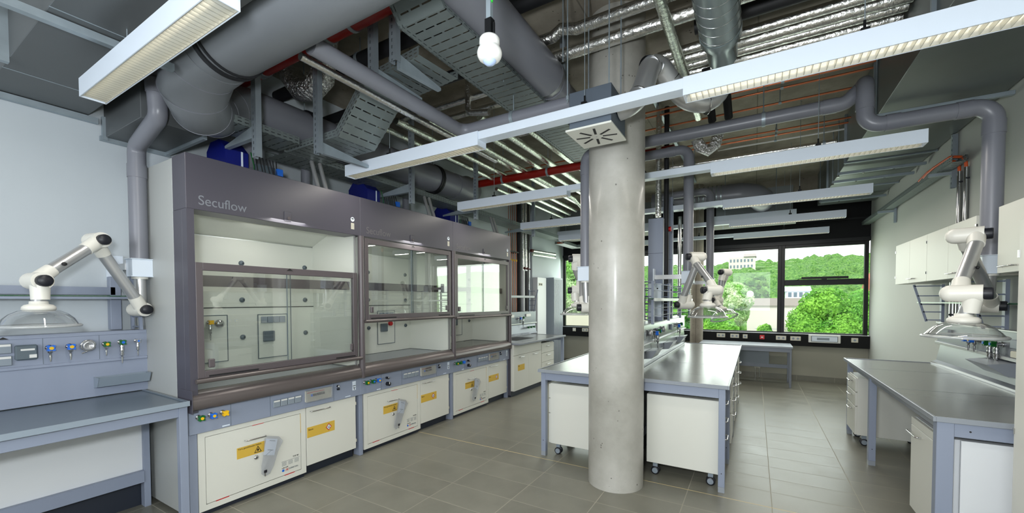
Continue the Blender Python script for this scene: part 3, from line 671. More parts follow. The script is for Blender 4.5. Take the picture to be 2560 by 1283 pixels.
# ------------------------------------------------------------------ cabinets under the hoods
def flammable(y0, lab):
    a, b = y0+.058, y0+.895; X = -3.50
    t = thing('safety_cabinet', lab, 'safety cabinet', (-3.78, (a+b)/2, 0), 'flammables cabinets under the fume hoods')
    link('carcass', G().box(-4.10, X-.022, a, b, .075, .63), 'lam', t)
    link('plinth', G().box(-4.05, X-.03, a+.01, b-.005, 0, .075), 'plinth', t)
    w = .045
    link('front_frame', G().box(X-.02, X, a, a+w, .042, .634).box(X-.02, X, b-w, b, .042, .634).box(X-.02, X, a+w, b-w, .594, .634).box(X-.02, X, a+w, b-w, .042, .085), 'lam', t)
    d = link('door', G().box(X-.018, X-.002, a+w+.004, b-w-.004, .090, .590), 'lam', t, bev=.001)
    link('gap_seal', G().box(X-.0195, X-.012, a+w, b-w, .086, .594), 'ink', t)
    link('corner_seal', G().box(X-.010, X-.0015, b-w-.0045, b-w-.0015, .42, .590), 'yellow', d)
    link('red_marking', G().box(X-.004, X+.0005, a+.38, a+.47, .5895, .594).box(X-.004, X+.0005, a+.11, a+.20, .084, .089).box(X-.004, X+.0005, b-.20, b-.11, .084, .089), 'redp', t)
    bow_handle(d, (X-.002, y0+.378, .486), (X-.002, y0+.540, .482), (.024, 0, 0))
    l = link('warning_label', G().box(X-.002, X-.0008, y0+.319, y0+.545, .352, .440), 'yellow', d)
    tt = text('door_lettering', 'Türe geschlossen halten', .0185, (X-.0006, y0+.326, .421), (0, 1, 0), (0, 0, 1), 'ink', d)
    c = (y0+.478, .385)
    g = G()
    tri = [(c[0]-.030, c[1]-.024), (c[0]+.030, c[1]-.024), (c[0], c[1]+.030)]; tin = [(c[0]-.022, c[1]-.019), (c[0]+.022, c[1]-.019), (c[0], c[1]+.021)]
    vs = [(X-.0004, p[0], p[1]) for p in tri+tin]
    g.add(vs, [(0, 1, 4, 3), (1, 2, 5, 4), (2, 0, 3, 5)])
    fl = [(0, -.013), (.007, -.010), (.009, -.002), (.004, .004), (.0, .014), (-.003, .004), (-.008, .0), (-.007, -.009)]
    g.add([(X-.0004, c[0]+u, c[1]+v) for u, v in fl], [tuple(range(8))])
    link('flame_symbol', g, 'ink', d)
    k = link('lock', G().lathe([(0, .010), (.010, .010), (.017, .004), (.018, 0)], (X-.002, y0+.464, .322), (1, 0, 0), n=20), 'chrome', d)
    link('key_slot', G().box(X+.007, X+.0088, y0+.458, y0+.470, .320, .324), 'ink', k)
    # printed type plate at the lower right corner
    g = G(); Y = b-w-.180
    g.box(X-.002, X-.0010, Y, Y+.165, .2085, .2100)
    for r in range(5):
        for q in range(3): g.box(X-.002, X-.0012, Y+.004+q*.056, Y+.044+q*.056, .172+r*.007, .1738+r*.007)
    link('print', g, 'greydk', d)
    text('type_lettering', 'TYP 90', .018, (X-.0008, Y+.10, .222), (0, 1, 0), (0, 0, 1), 'ink', d)
    text('note_lettering', 'LAB CNP', .014, (X-.0008, Y+.002, .150), (0, 1, 0), (0, 0, 1), 'ink', d)
    text('maker_lettering', 'DÜPERTHAL', .0175, (X-.0008, Y+.064, .128), (0, 1, 0), (0, 0, 1), 'greydk', d, sx=.88)
    link('blue_emblem', G().cyl((X-.002, Y+.014, .132), (X-.0008, Y+.014, .132), .011, n=18), 'bluep', d)
    g = G()
    for q in (0, .012): g.add([(X-.0008, Y+.032+q, .123), (X-.0008, Y+.037+q, .123), (X-.0008, Y+.049+q, .143), (X-.0008, Y+.043+q, .143)], [(0, 1, 2, 3)])
    g.add([(X-.0008, Y+.054, .123), (X-.0008, Y+.060, .123), (X-.0008, Y+.052, .137)], [(0, 1, 2)])
    link('red_emblem', g, 'redp', d)
    # clear bag with paper and key hanging on the handle
    return t
def hanging_bag(y0, lab, tilt=0):
    X = -3.488; yc = y0+.555
    t = thing('key_bag', lab, 'bag', (X, yc, .47), 'key bags on the flammables cabinets')
    out = [(-.005, .0), (.085, -.030), (.120, -.075), (.075, -.150), (.035, -.260), (.005, -.318), (-.035, -.330), (-.062, -.300), (-.060, -.235), (-.040, -.120), (-.030, -.020)]
    vs = []; n = len(out)
    for s in (.0, .010):
        for (u, v) in out: vs.append((X+s+.004*math.sin(v*40), yc+u+tilt*v, .478+v))
    cen = [(X-.002, yc, .32), (X+.020, yc, .32)]
    g = G().add(vs+cen, [(i, (i+1) % n, n+(i+1) % n, n+i) for i in range(n)]+[((i+1) % n, i, 2*n) for i in range(n)]+[(n+i, n+(i+1) % n, 2*n+1) for i in range(n)], False)
    link('pouch', g, 'bag', t)
    link('paper', G().add([(X+.006, yc-.02, .46), (X+.006, yc+.075, .43), (X+.007, yc+.045, .30), (X+.007, yc-.045, .33)], [(0, 1, 2, 3)]), 'lampw', t)
    link('printed_lines', G().obox((X+.0085, yc+.03, .428), (.001, .05, .004), rot('X', -20)).obox((X+.0085, yc+.012, .355), (.001, .05, .004), rot('X', -20)).obox((X+.0085, yc-.005, .335), (.001, .06, .002), rot('X', 30)), 'greydk', t)
    k = link('key_head', G().box(X+.008, X+.014, yc-.045, yc-.020, .178, .202), 'knobk', t, bev=.002)
    link('key_blade', G().box(X+.009, X+.012, yc-.040, yc-.032, .150, .178), 'chrome', k)
def acid(y0, lab):
    a, b = y0+.900, y0+1.440; X = -3.50
    t = thing('acid_cabinet', lab, 'cabinet', (-3.78, (a+b)/2, 0), 'acid cabinets under the fume hoods')
    link('carcass', G().box(-4.10, X-.022, a, b, .10, .63), 'lam', t)
    link('plinth', G().box(-4.05, X-.06, a, b, 0, .10), 'plinth', t)
    d = link('door', G().box(X-.020, X, a+.003, b-.003, .096, .630), 'lam', t, bev=.0015)
    bow_handle(d, (X, y0+.94, .590), (X, y0+1.14, .588), (.024, 0, 0))
    link('hazard_label', G().box(X, X+.001, a+.008, y0+1.192, .350, .446), 'yellow', d)
    text('acid_lettering', 'Säure', .022, (X+.0012, a+.018, .415), (0, 1, 0), (0, 0, 1), 'ink', d)
    c = (y0+1.128, .398)
    link('hazard_diamond', G().add([(X+.0015, c[0], c[1]-.034), (X+.0015, c[0]+.032, c[1]), (X+.0015, c[0], c[1]+.034), (X+.0015, c[0]-.032, c[1])], [(0, 1, 2, 3)]), 'redp', d)
    link('diamond_field', G().add([(X+.002, c[0], c[1]-.025), (X+.002, c[0]+.0235, c[1]), (X+.002, c[0], c[1]+.025), (X+.002, c[0]-.0235, c[1])], [(0, 1, 2, 3)]), 'lampw', d)
    link('corrosion_symbol', G().obox((X+.0025, c[0]+.005, c[1]+.004), (.0006, .016, .004), rot('X', 35)).obox((X+.0025, c[0]-.008, c[1]-.002), (.0006, .004, .014), rot('X', 35)).box(X+.0022, X+.0028, c[0]-.002, c[0]+.014, c[1]-.010, c[1]-.006), 'ink', d)
    link('hinge', G().box(X-.004, X+.002, b-.004, b+.004, .54, .57).box(X-.004, X+.002, b-.004, b+.004, .16, .19), 'ivory', d)
    return t
flammable(HY[0], 'cream flammables cabinet under the fume hood nearest the camera'); acid(HY[0], 'cream acid cabinet with yellow label under the nearest fume hood')
flammable(HY[1], 'cream flammables cabinet under the middle fume hood'); acid(HY[1], 'cream acid cabinet with yellow label under the middle fume hood')
flammable(HY[2], 'cream flammables cabinet under the farthest fume hood'); acid(HY[2], 'cream acid cabinet with yellow label under the farthest fume hood')
hanging_bag(HY[0], 'clear plastic bag with key hanging on the flammables cabinet nearest the camera')
hanging_bag(HY[1], 'clear plastic bag with key hanging on the middle flammables cabinet', .12)
hanging_bag(HY[2], 'clear plastic bag with key hanging on the farthest flammables cabinet', .10)

# ================================================================== left bench
t = thing('lab_bench', 'bluish grey lab bench at left edge, beside the nearest fume hood', 'bench', (-3.8, .35, 0))
link('worktop', G().box(-4.19, -3.42, -.60, 1.305, .868, .893).box(-3.435, -3.42, -.60, 1.305, .893, .90).box(-4.19, -3.435, 1.29, 1.305, .893, .90), 'topL', t, bev=.002)
link('worktop_edge', G().box(-3.419, -3.412, -.60, 1.312, .866, .901).box(-4.19, -3.419, 1.3055, 1.312, .866, .9), 'topLe', t)
link('front_rail', G().box(-3.50, -3.46, -.60, 1.27, .79, .866), 'blue', t, bev=.002)
link('leg', G().box(-3.50, -3.45, 1.262, 1.312, 0, .866), 'blue', t, bev=.002)
link('leg', G().box(-4.14, -4.07, 1.255, 1.295, 0, .866), 'blue', t, bev=.002)
link('side_rail', G().box(-4.07, -3.50, 1.27, 1.295, .80, .866), 'blue', t)
link('lower_rail', G().box(-4.10, -4.06, -.60, 1.255, .20, .29), 'blue', t, bev=.002)
link('back_panel', G().box(-4.13, -4.10, -.60, 1.255, .29, .80), 'lamw', t)
link('plinth', G().box(-4.18, -4.15, -.60, 1.30, 0, .20), 'plinth', t)

t = thing('service_upstand', 'blue grey service wall with valves and sockets behind the left bench', 'service panel', (-4.25, .35, .9))
XS = -4.19
link('lower_panel', G().box(-4.30, XS-.001, -.60, 1.33, .90, 1.165), 'blue', t)
link('ledge', G().box(-4.30, XS+.012, -.60, 1.33, 1.150, 1.172), 'blue', t, bev=.003)
link('upper_panel', G().box(-4.30, XS, -.60, 1.33, 1.172, 1.375), 'blue', t)
link('top_strip', G().box(-4.30, XS+.004, -.60, 1.33, 1.352, 1.378), 'blue', t, bev=.002)
link('panel_joint', G().box(XS, XS+.0015, .771, .773, 1.175, 1.352).box(XS, XS+.0015, 1.052, 1.054, 1.175, 1.352).box(XS, XS+.0015, -.2, -.198, 1.175, 1.352), 'greydk', t)
link('emblem', G().prism([(.575, 1.356), (.625, 1.356), (.60, 1.372)], 'x', XS+.004, XS+.0055), 'ink', t)
for z in (1.215, 1.295):
    for y in (.52, .40):
        q = link('socket_cover', G().box(XS, XS+.014, y, y+.115, z-.03, z+.035), 'greyp', t, bev=.004); link('label_strip', G().box(XS+.014, XS+.0155, y+.005, y+.11, z+.016, z+.030), 'white', q)
q = link('socket_box', G().box(XS, XS+.035, .645, .745, 1.215, 1.315), 'greydk', t, bev=.008)
link('label_strip', G().box(XS+.035, XS+.0365, .668, .730, 1.278, 1.290).box(XS+.035, XS+.0365, .705, .738, 1.228, 1.250), 'white', q)
valve(t, (XS, .800, 1.285), (1, 0, 0), 'bluep', 'yellowp', 'short', s=1.1); valve(t, (XS, .897, 1.285), (1, 0, 0), 'bluep', 'yellowp', 'short', s=1.1)
q = link('vacuum_port', G().lathe([(.0, .03), (.018, .03), (.020, .045), (.030, .045), (.036, .03), (.036, .012), (.026, 0)], (XS, .990, 1.283), (1, 0, 0), n=24), 'alu', t)
link('clamp', G().tube([(XS+.02, .990+.038*math.cos(a), 1.283+.038*math.sin(a)) for a in [x*.35 for x in range(18)]], .005, n=8).cyl((XS+.02, .99, 1.245), (XS+.02, .955, 1.228), .004, n=8), 'chrome', q)
valve(t, (XS, 1.083, 1.285), (1, 0, 0), 'greenp', 'yellowp', 'short', s=1.0); valve(t, (XS, 1.170, 1.292), (1, 0, 0), 'greenp', 'bluep', 'long', s=1.0, stem=.04); valve(t, (XS, 1.262, 1.295), (1, 0, 0), 'chrome', 'bluep', 'long', s=.72, stem=.06)
# drip tray
t2 = single('drip_tray', 'narrow grey drip tray hooked on left bench upstand', 'tray', G().prism([(-4.19, .965), (-4.12, .975), (-4.085, 1.045), (-4.092, 1.045), (-4.124, .981), (-4.184, .972), (-4.184, 1.045), (-4.19, 1.045)], 'y', 1.02, 1.318).prism([(-4.19, .965), (-4.12, .975), (-4.085, 1.045), (-4.19, 1.045)], 'y', 1.018, 1.022).prism([(-4.19, .965), (-4.12, .975), (-4.085, 1.045), (-4.19, 1.045)], 'y', 1.316, 1.320), 'topLe')
# reagent shelf with rail and ladder bracket
t = thing('reagent_shelf', 'glass shelf with blue grey rail on the wall above left bench', 'shelf', (-4.3, .35, 1.38))
link('rail', G().box(-4.40, -4.37, -.6, 1.20, 1.655, 1.715), 'blue', t)
link('shelf_pane', G().box(-4.40, -4.24, -.6, 1.30, 1.640, 1.648), 'gshelf', t)
link('shelf_rail', G().box(-4.243, -4.235, -.6, 1.30, 1.622, 1.638), 'blue', t)
link('upright', G().box(-4.44, -4.37, 1.17, 1.235, 1.378, 1.80), 'blue', t, bev=.003)
for z in (1.40, 1.48, 1.56, 1.64, 1.72): link('bracket_rung', G().cyl((-4.37, 1.30, z), (-4.22, 1.30, z), .006, n=8), 'blue', t)
link('bracket_rail', G().bar((-4.37, 1.30, 1.378), (-4.37, 1.30, 1.80), .02, .02, up=(0, 1, 0)).bar((-4.20, 1.30, 1.378), (-4.24, 1.30, 1.72), .02, .02, up=(0, 1, 0)), 'blue', t)
# ================================================================== mobile pedestals
def pedestal_proto(kind, face):
    """built at the origin: side towards -y is the plain side panel, drawer fronts towards face (+1 = +x, -1 = -x)"""
    t = thing('mobile_pedestal', '-', 'pedestal', (0, 0, 0), 'mobile pedestals under the benches')
    w, d, z0, z1 = .60, .45, .115, .745
    link('carcass', G().box(-w/2, w/2-.0, -d/2, d/2, z0, z1), 'lam', t, bev=.003)
    X = face*(w/2)
    hs = [(z1-.155, z1-.01), (z1-.31, z1-.165), (z0+.005, z1-.32)] if kind == 3 else [(z1-.155, z1-.01), (z0+.005, z1-.165)]
    for a, b in hs:
        q = link('drawer', G().box(X, X+face*.019, -d/2+.002, d/2-.002, a, b), 'lam', t, bev=.0015)
        zc = b-.045
        bow_handle(q, (X+face*.019, -.075, zc), (X+face*.019, .075, zc), (face*.030, 0, 0), r=.005)
    q = link('lock', G().cyl((X+face*.019, d/2-.04, .40), (X+face*.023, d/2-.04, .40), .008, n=12), 'chrome', t)
    for sx in (-1, 1):
        for sy in (-1, 1):
            x, y = sx*(w/2-.07), sy*(d/2-.055)
            c = link('caster', G().box(x-.02, x+.02, y-.018, y+.018, .070, .115), 'greyp', t)
            for o in (-.020, .020):
                link('wheel', G().lathe([(.0, -.010), (.030, -.010), (.036, -.006), (.036, .006), (.030, .010), (.0, .010)], (x, y+o, .036), (0, 1, 0), n=22), 'knobk', c)
                link('hub', G().cyl((x, y+o-.0115, .036), (x, y+o+.0115, .036), .025, n=18), 'greyp', c)
    return t
pr3 = pedestal_proto(3, 1)
def place(src, x, y, lab, first=False):
    if first: src.location = (x, y, 0); src['label'] = lab; return src
    o = src.copy(); COL.objects.link(o); o.location = (x, y, 0); o['label'] = lab
    for ch in src.children:
        c = ch.copy(); COL.objects.link(c); c.parent = o
        for gc in ch.children: e = gc.copy(); COL.objects.link(e); e.parent = c
    return o
place(pr3, -.545, 4.075, 'white mobile pedestal at near end of the island, right of the thick column', True)
place(pr3, -.515, 4.98, 'white mobile pedestal in the second bay of the island right side')
place(pr3, -.515, 5.90, 'white mobile pedestal in the third bay of the island right side')
place(pr3, -.515, 6.85, 'white mobile pedestal at the far end of the island right side')
prL = pedestal_proto(3, -1)
place(prL, -1.52, 4.075, 'white mobile pedestal at near end of the island, left of the thick column', True)
place(prL, 1.275, 5.985, 'mobile drawer pedestal with three handles at the far end of right bench')

# ================================================================== island
t = thing('lab_island', 'double-sided grey lab island bench behind the thick column', 'bench', (-1.04, 5.5, 0))
def tabletop(t, x0, x1, y0, y1, z=.90, edge='topedge', mt='top', seams=()):
    q = link('worktop', G().box(x0+.012, x1-.012, y0+.012, y1-.012, z-.030, z-.006), mt, t)
    link('raised_edge', G().box(x0, x0+.014, y0, y1, z-.032, z).box(x1-.014, x1, y0, y1, z-.032, z).box(x0+.014, x1-.014, y0, y0+.014, z-.032, z).box(x0+.014, x1-.014, y1-.014, y1, z-.032, z), edge, q, bev=.002)
    if seams:
        for y in seams: link('joint', G().box(x0+.014, x1-.014, y-.0015, y+.0015, z-.0065, z-.0055), 'greydk', q)
tabletop(t, -1.905, -1.12, 3.725, 7.29, seams=(4.9, 6.1)); tabletop(t, -.985, -.170, 3.745, 7.29, seams=(4.95, 6.10))
def frame_leg(t, x, y, w=.05, d=.05, z=.868):
    q = link('leg', G().box(x-w/2, x+w/2, y-d/2, y+d/2, .045, z), 'blue', t, bev=.002)
    link('foot', G().box(x-w/2+.001, x+w/2-.001, y-d/2+.001, y+d/2-.001, 0, .045), 'topedge', q)
    link('bolt', G().cyl((x, y-d/2-.002, .16), (x, y-d/2+.002, .16), .004, n=10), 'ink', q)
for y in (3.80, 4.50, 5.42, 6.35, 7.25):
    frame_leg(t, -.225, y); 
    frame_leg(t, -1.865, y)
frame_leg(t, -.945, 3.80, w=.06); frame_leg(t, -1.155, 3.80, w=.06); frame_leg(t, -.945, 7.25); frame_leg(t, -1.155, 7.25)
link('end_rail', G().box(-.915, -.25, 3.775, 3.815, .785, .868), 'blue', t, bev=.002)
link('end_rail', G().box(-1.84, -1.185, 3.775, 3.815, .785, .868), 'blue', t, bev=.002)
link('side_rail', G().box(-.245, -.215, 3.83, 7.22, .81, .868), 'blue', t); link('side_rail', G().box(-1.88, -1.85, 3.83, 7.22, .81, .868), 'blue', t)
link('back_panel', G().box(-.99, -.97, 3.84, 7.22, .30, .86), 'steelpan', t); link('back_panel', G().box(-1.13, -1.11, 3.84, 7.22, .30, .86), 'steelpan', t)
link('lower_rail', G().box(-.995, -.955, 3.84, 7.22, .22, .30), 'blue', t); link('plinth', G().box(-1.09, -1.01, 3.84, 7.22, 0, .22), 'plinth', t)

t = thing('service_spine', 'stainless service spine with valves, sockets and shelves along the middle of the island', 'service panel', (-1.045, 5.5, .9))
Y0, Y1 = 3.95, 7.20
g = G().prism([(-1.12, .902), (-.985, .902), (-.975, .945), (-1.000, 1.13), (-.985, 1.145), (-.985, 1.16), (-.99, 1.34), (-1.10, 1.34), (-1.105, 1.16), (-1.12, 1.14), (-1.10, 1.12), (-1.13, .945)], 'y', Y0, Y1)
link('spine_body', g, mat('spine_steel', (150, 156, 162), 0.22, metal=0.6, vary=0.04), t)
link('ledge', G().box(-1.00, -.965, Y0, Y1, 1.135, 1.150), 'alu', t, bev=.002); link('top_ledge', G().box(-1.12, -.965, Y0, Y1, 1.34, 1.352), 'topedge', t, bev=.002)
for y in (4.12, 4.22, 4.92, 5.85): link('socket_pair', G().box(-.985, -.955, y, y+.075, 1.20, 1.275), 'greyp', t, bev=.006)
for y in (4.55, 5.30): link('vacuum_port', G().lathe([(0, .04), (.022, .04), (.036, .03), (.036, .012), (.026, 0)], (-.985, y, 1.245), (1, 0, 0), n=20), 'alu', t)
for y in (4.72, 6.25): valve(t, (-.985, y, 1.235), (1, 0, 0), 'bluep', 'yellowp', 'short', s=1.25)
for y in (4.86, 6.45): valve(t, (-.985, y, 1.25), (1, 0, 0), 'greenp', 'bluep', 'long', s=1.25)
for y in (4.60, 5.60, 6.55): link('paper_tray', G().prism([(-.985, .98), (-.93, .985), (-.875, 1.075), (-.985, 1.06)], 'y', y-.16, y+.16), 'topedge', t)
# shelf rack
t = thing('shelf_rack', 'reagent shelf rack of grey ladders, rails and glass above island spine', 'shelf', (-1.045, 5.5, 1.35))
for y in (4.35, 5.25, 6.15, 7.05):
    for x in (-1.19, -.90):
        link('upright', G().box(x-.012, x+.012, y-.02, y+.02, 1.352, 1.80), 'blue', t)
    for z in (1.40, 1.48, 1.56, 1.64, 1.72, 1.79): link('rung', G().cyl((-1.19, y, z), (-.90, y, z), .006, n=8), 'blue', t)
link('shelf_pane', G().box(-1.22, -.87, 4.25, 7.15, 1.612, 1.620), 'gshelf', t)
link('shelf_rail', G().box(-.872, -.862, 4.25, 7.15, 1.590, 1.622).box(-1.228, -1.218, 4.25, 7.15, 1.590, 1.622), 'alu', t)
for z in (1.44, 1.52, 1.70, 1.77): link('wire_rail', G().cyl((-.88, 4.30, z), (-.88, 7.1, z), .0035, n=8), 'blue', t); link('wire_rail', G().cyl((-1.21, 4.30, z), (-1.21, 7.1, z), .0035, n=8), 'blue', t)
# service risers
def riser(y0, y1, ztop, lab, dots):
    x0, x1 = dots
    t = thing('service_riser', lab, 'duct', (-1.045, (y0+y1)/2, 1.35), 'service risers over the island')
    q = link('casing', G().box(x0, x1, y0, y1, 1.352, ztop), 'blue', t, bev=.003)
    link('casing_joint', G().box(x0, x1, y0-.0012, y0, 2.16, 2.163), 'ink', q)
    p = link('socket_column', G().box(x0+.01, x1-.01, y0-.02, y0-.001, 1.40, 1.80), 'lampw', t, bev=.002)
    for k in range(2): link('screw', G().cyl((x0+.045+k*.07, y0-.022, 1.74), (x0+.045+k*.07, y0-.0195, 1.74), .009, n=12), 'ink', p)
riser(5.12, 5.20, 2.58, 'blue grey rectangular service riser on the island, nearest the thick column', (-1.118, -.948))
riser(6.00, 6.08, 3.02, 'tall blue grey rectangular service riser farther along the island', (-1.11, -.985))

# ================================================================== right bench
t = thing('lab_bench', 'grey topped lab bench along right wall with blue grey frame', 'bench', (1.3, 4.8, 0))
tabletop(t, .927, 1.70, 3.387, 6.29, seams=(4.35, 5.45))
frame_leg(t, .985, 3.43, w=.075, d=.06); frame_leg(t, .985, 5.16, w=.055, d=.06); frame_leg(t, .985, 6.24); frame_leg(t, 1.66, 6.24)
link('end_rail', G().box(1.022, 1.70, 3.405, 3.45, .785, .868), 'blue', t, bev=.002)
link('side_rail', G().box(.97, 1.0, 3.46, 6.21, .81, .868), 'topedge', t)
link('bolt', G().cyl((1.09, 3.403, .825), (1.09, 3.406, .825), .005, n=10), 'ink', t)
link('back_panel', G().box(1.66, 1.68, 3.46, 6.2, .30, .80), 'lamw', t)
t = thing('base_cabinet', 'cream base cabinet with one bow-handled door at near end of right bench', 'cabinet', (1.3, 3.75, 0))
link('carcass', G().box(1.005, 1.64, 3.47, 4.01, .10, .755), 'lamw', t, bev=.002)
link('plinth', G().box(1.05, 1.6, 3.50, 4.0, 0, .10), 'plinth', t)
d = link('door', G().box(.984, 1.003, 3.475, 4.01, .105, .70), 'lam', t, bev=.0015)
bow_handle(d, (.984, 3.80, .655), (.984, 4.0, .655), (-.03, 0, 0), r=.005)
link('hinge', G().box(.980, .99, 3.468, 3.478, .56, .60).box(.980, .99, 3.468, 3.478, .17, .21), 'chrome', d)
link('front_strip', G().box(.984, 1.003, 3.475, 4.01, .705, .755), 'lam', t)
single('end_panel', 'white end panel standing under the near end of right bench', 'panel', G().box(1.06, 1.69, 3.425, 3.445, .0, .762), 'lamw', loc=(1.37, 3.43, 0), bev=.002)

t = thing('service_upstand', 'grey sloping service wall with sockets and valves behind right bench', 'service panel', (1.75, 4.8, .9))
g = G().prism([(1.70, .902), (1.745, .93), (1.775, 1.10), (1.735, 1.115), (1.735, 1.135), (1.75, 1.145), (1.755, 1.34), (1.815, 1.34), (1.815, .902)], 'y', 3.40, 6.33)
link('panel_body', g, 'steelpan', t); link('ledge', G().box(1.728, 1.745, 3.40, 6.33, 1.112, 1.138), 'alu', t, bev=.002)
link('top_ledge', G().box(1.735, 1.815, 3.40, 6.33, 1.34, 1.352), 'alu', t, bev=.002); link('foot_trim', G().box(1.69, 1.703, 3.40, 6.29, .90, .915), 'alu', t)
for y in (5.95, 4.55, 4.30): link('socket_group', G().box(1.722, 1.752, y, y+.20, 1.215, 1.285), 'greyp', t, bev=.005)
for y, c in ((5.45, 'bluep'), (5.33, 'bluep'), (4.10, 'bluep'), (3.98, 'bluep')): valve(t, (1.752, y, 1.23), (-1, 0, 0), c, 'yellowp', 'short', s=1.25)
for y in (5.05, 4.93): valve(t, (1.752, y, 1.23), (-1, 0, 0), 'greenp', 'bluep', 'long', s=1.25)
link('socket_box', G().box(1.70, 1.752, 4.48, 4.68, 1.15, 1.20), 'ivory', t, bev=.005)
link('paper_tray', G().prism([(1.760, .985), (1.72, .985), (1.60, 1.075), (1.770, 1.10)], 'y', 4.75, 5.15), 'topedge', t)
t = thing('reagent_shelf', 'green glass shelf with ladder brackets on the wall over right bench', 'shelf', (1.7, 4.9, 1.35))
link('shelf_pane', G().box(1.60, 1.78, 3.40, 6.42, 1.560, 1.572), 'gshelf', t)
for y in (6.34, 3.9, 5.0):
    link('bracket', G().bar((1.785, y, 1.352), (1.785, y, 1.765), .025, .05, up=(0, 1, 0)).bar((1.66, y, 1.352), (1.55, y, 1.765), .022, .012, up=(0, 1, 0)), 'blue', t)
    for z in (1.37, 1.46, 1.545, 1.64, 1.75): link('rung', G().box(1.66-(z-1.352)*.27, 1.78, y-.006, y+.006, z-.006, z+.006), 'blue', t)
link('back_strip', G().box(1.795, 1.815, 3.4, 4.4, 1.352, 1.76), 'blue', t)
# conduits up the right wall
for k, (y, lab) in enumerate(((6.02, 'shiny vertical conduit on right wall with orange cables, farther of two'), (5.86, 'shiny vertical conduit on right wall with orange cables, nearer of two'))):
    t = thing('conduit', lab, 'conduit', (1.78, y, 1.35), 'conduits on right wall')
    link('lower_pipe', G().cyl((1.775, y, 1.352), (1.775, y, 1.783), .030, n=20), 'chrome', t); link('upper_pipe', G().cyl((1.80, y, 2.261), (1.80, y, 2.92), .019, n=16), 'chrome', t); link('collar', G().cyl((1.775, y, 1.43), (1.775, y, 1.45), .034, n=20), 'knobk', t); link('wall_clip', G().box(1.79, 1.818, y-.024, y+.024, 2.80, 2.815), 'knobk', t)
    link('cable', G().tube([(1.80, y, 2.90), (1.79, y, 3.02), (1.72, y+.12, 3.07), (1.68, y+.45, 3.05), (1.67, y+.7, 3.01)], .014, n=8, bend=.08), 'orange', t)

# ================================================================== wall cabinets on the right
def wall_cab(y0, y1, lab, doors, handles):
    t = thing('wall_cabinet', lab, 'cabinet', (1.66, (y0+y1)/2, 1.78), 'wall cabinets over right bench')
    link('carcass', G().box(1.52, 1.815, y0, y1, 1.784, 2.260), 'lam', t)
    n = len(doors)-1
    for i in range(n):
        d = link('door', G().box(1.50, 1.518, doors[i]+.002, doors[i+1]-.002, 1.786, 2.262), 'lam', t, bev=.0012)
        h = handles[i]
        if h is not None: bow_handle(d, (1.50, h-.09, 1.83), (1.50, h+.09, 1.83), (-.028, 0, 0), r=.005)
        e = doors[i+1] if i % 2 else doors[i]
        link('hinge', G().box(1.496, 1.504, e-.012, e+.012, 1.86, 1.885).box(1.496, 1.504, e-.012, e+.012, 2.17, 2.195), 'chrome', d)
wall_cab(5.76, 6.83, 'pair of cream wall cabinet doors farthest along right wall', (5.76, 6.30, 6.83), (6.20, None))
wall_cab(4.68, 5.758, 'pair of cream wall cabinet doors left of the grey vertical pipe', (4.68, 5.22, 5.758), (5.10, None))
wall_cab(3.45, 4.335, 'cream wall cabinet right of the grey vertical pipe, next to the tall cabinet', (3.45, 4.335), (4.17,))
t = thing('tall_cabinet', 'tall cream cabinet cut by the right picture edge', 'cabinet', (1.5, 2.8, 0))
link('carcass', G().box(1.222, 1.815, 2.2, 3.24, 0, 2.02), 'lam', t)
d = link('door', G().box(1.200, 1.220, 2.2, 3.243, .08, 2.018), 'lam', t, bev=.002)
link('hinge', G().box(1.195, 1.206, 3.232, 3.246, .88, .91).box(1.195, 1.206, 3.232, 3.246, 1.82, 1.86), 'chrome', d)

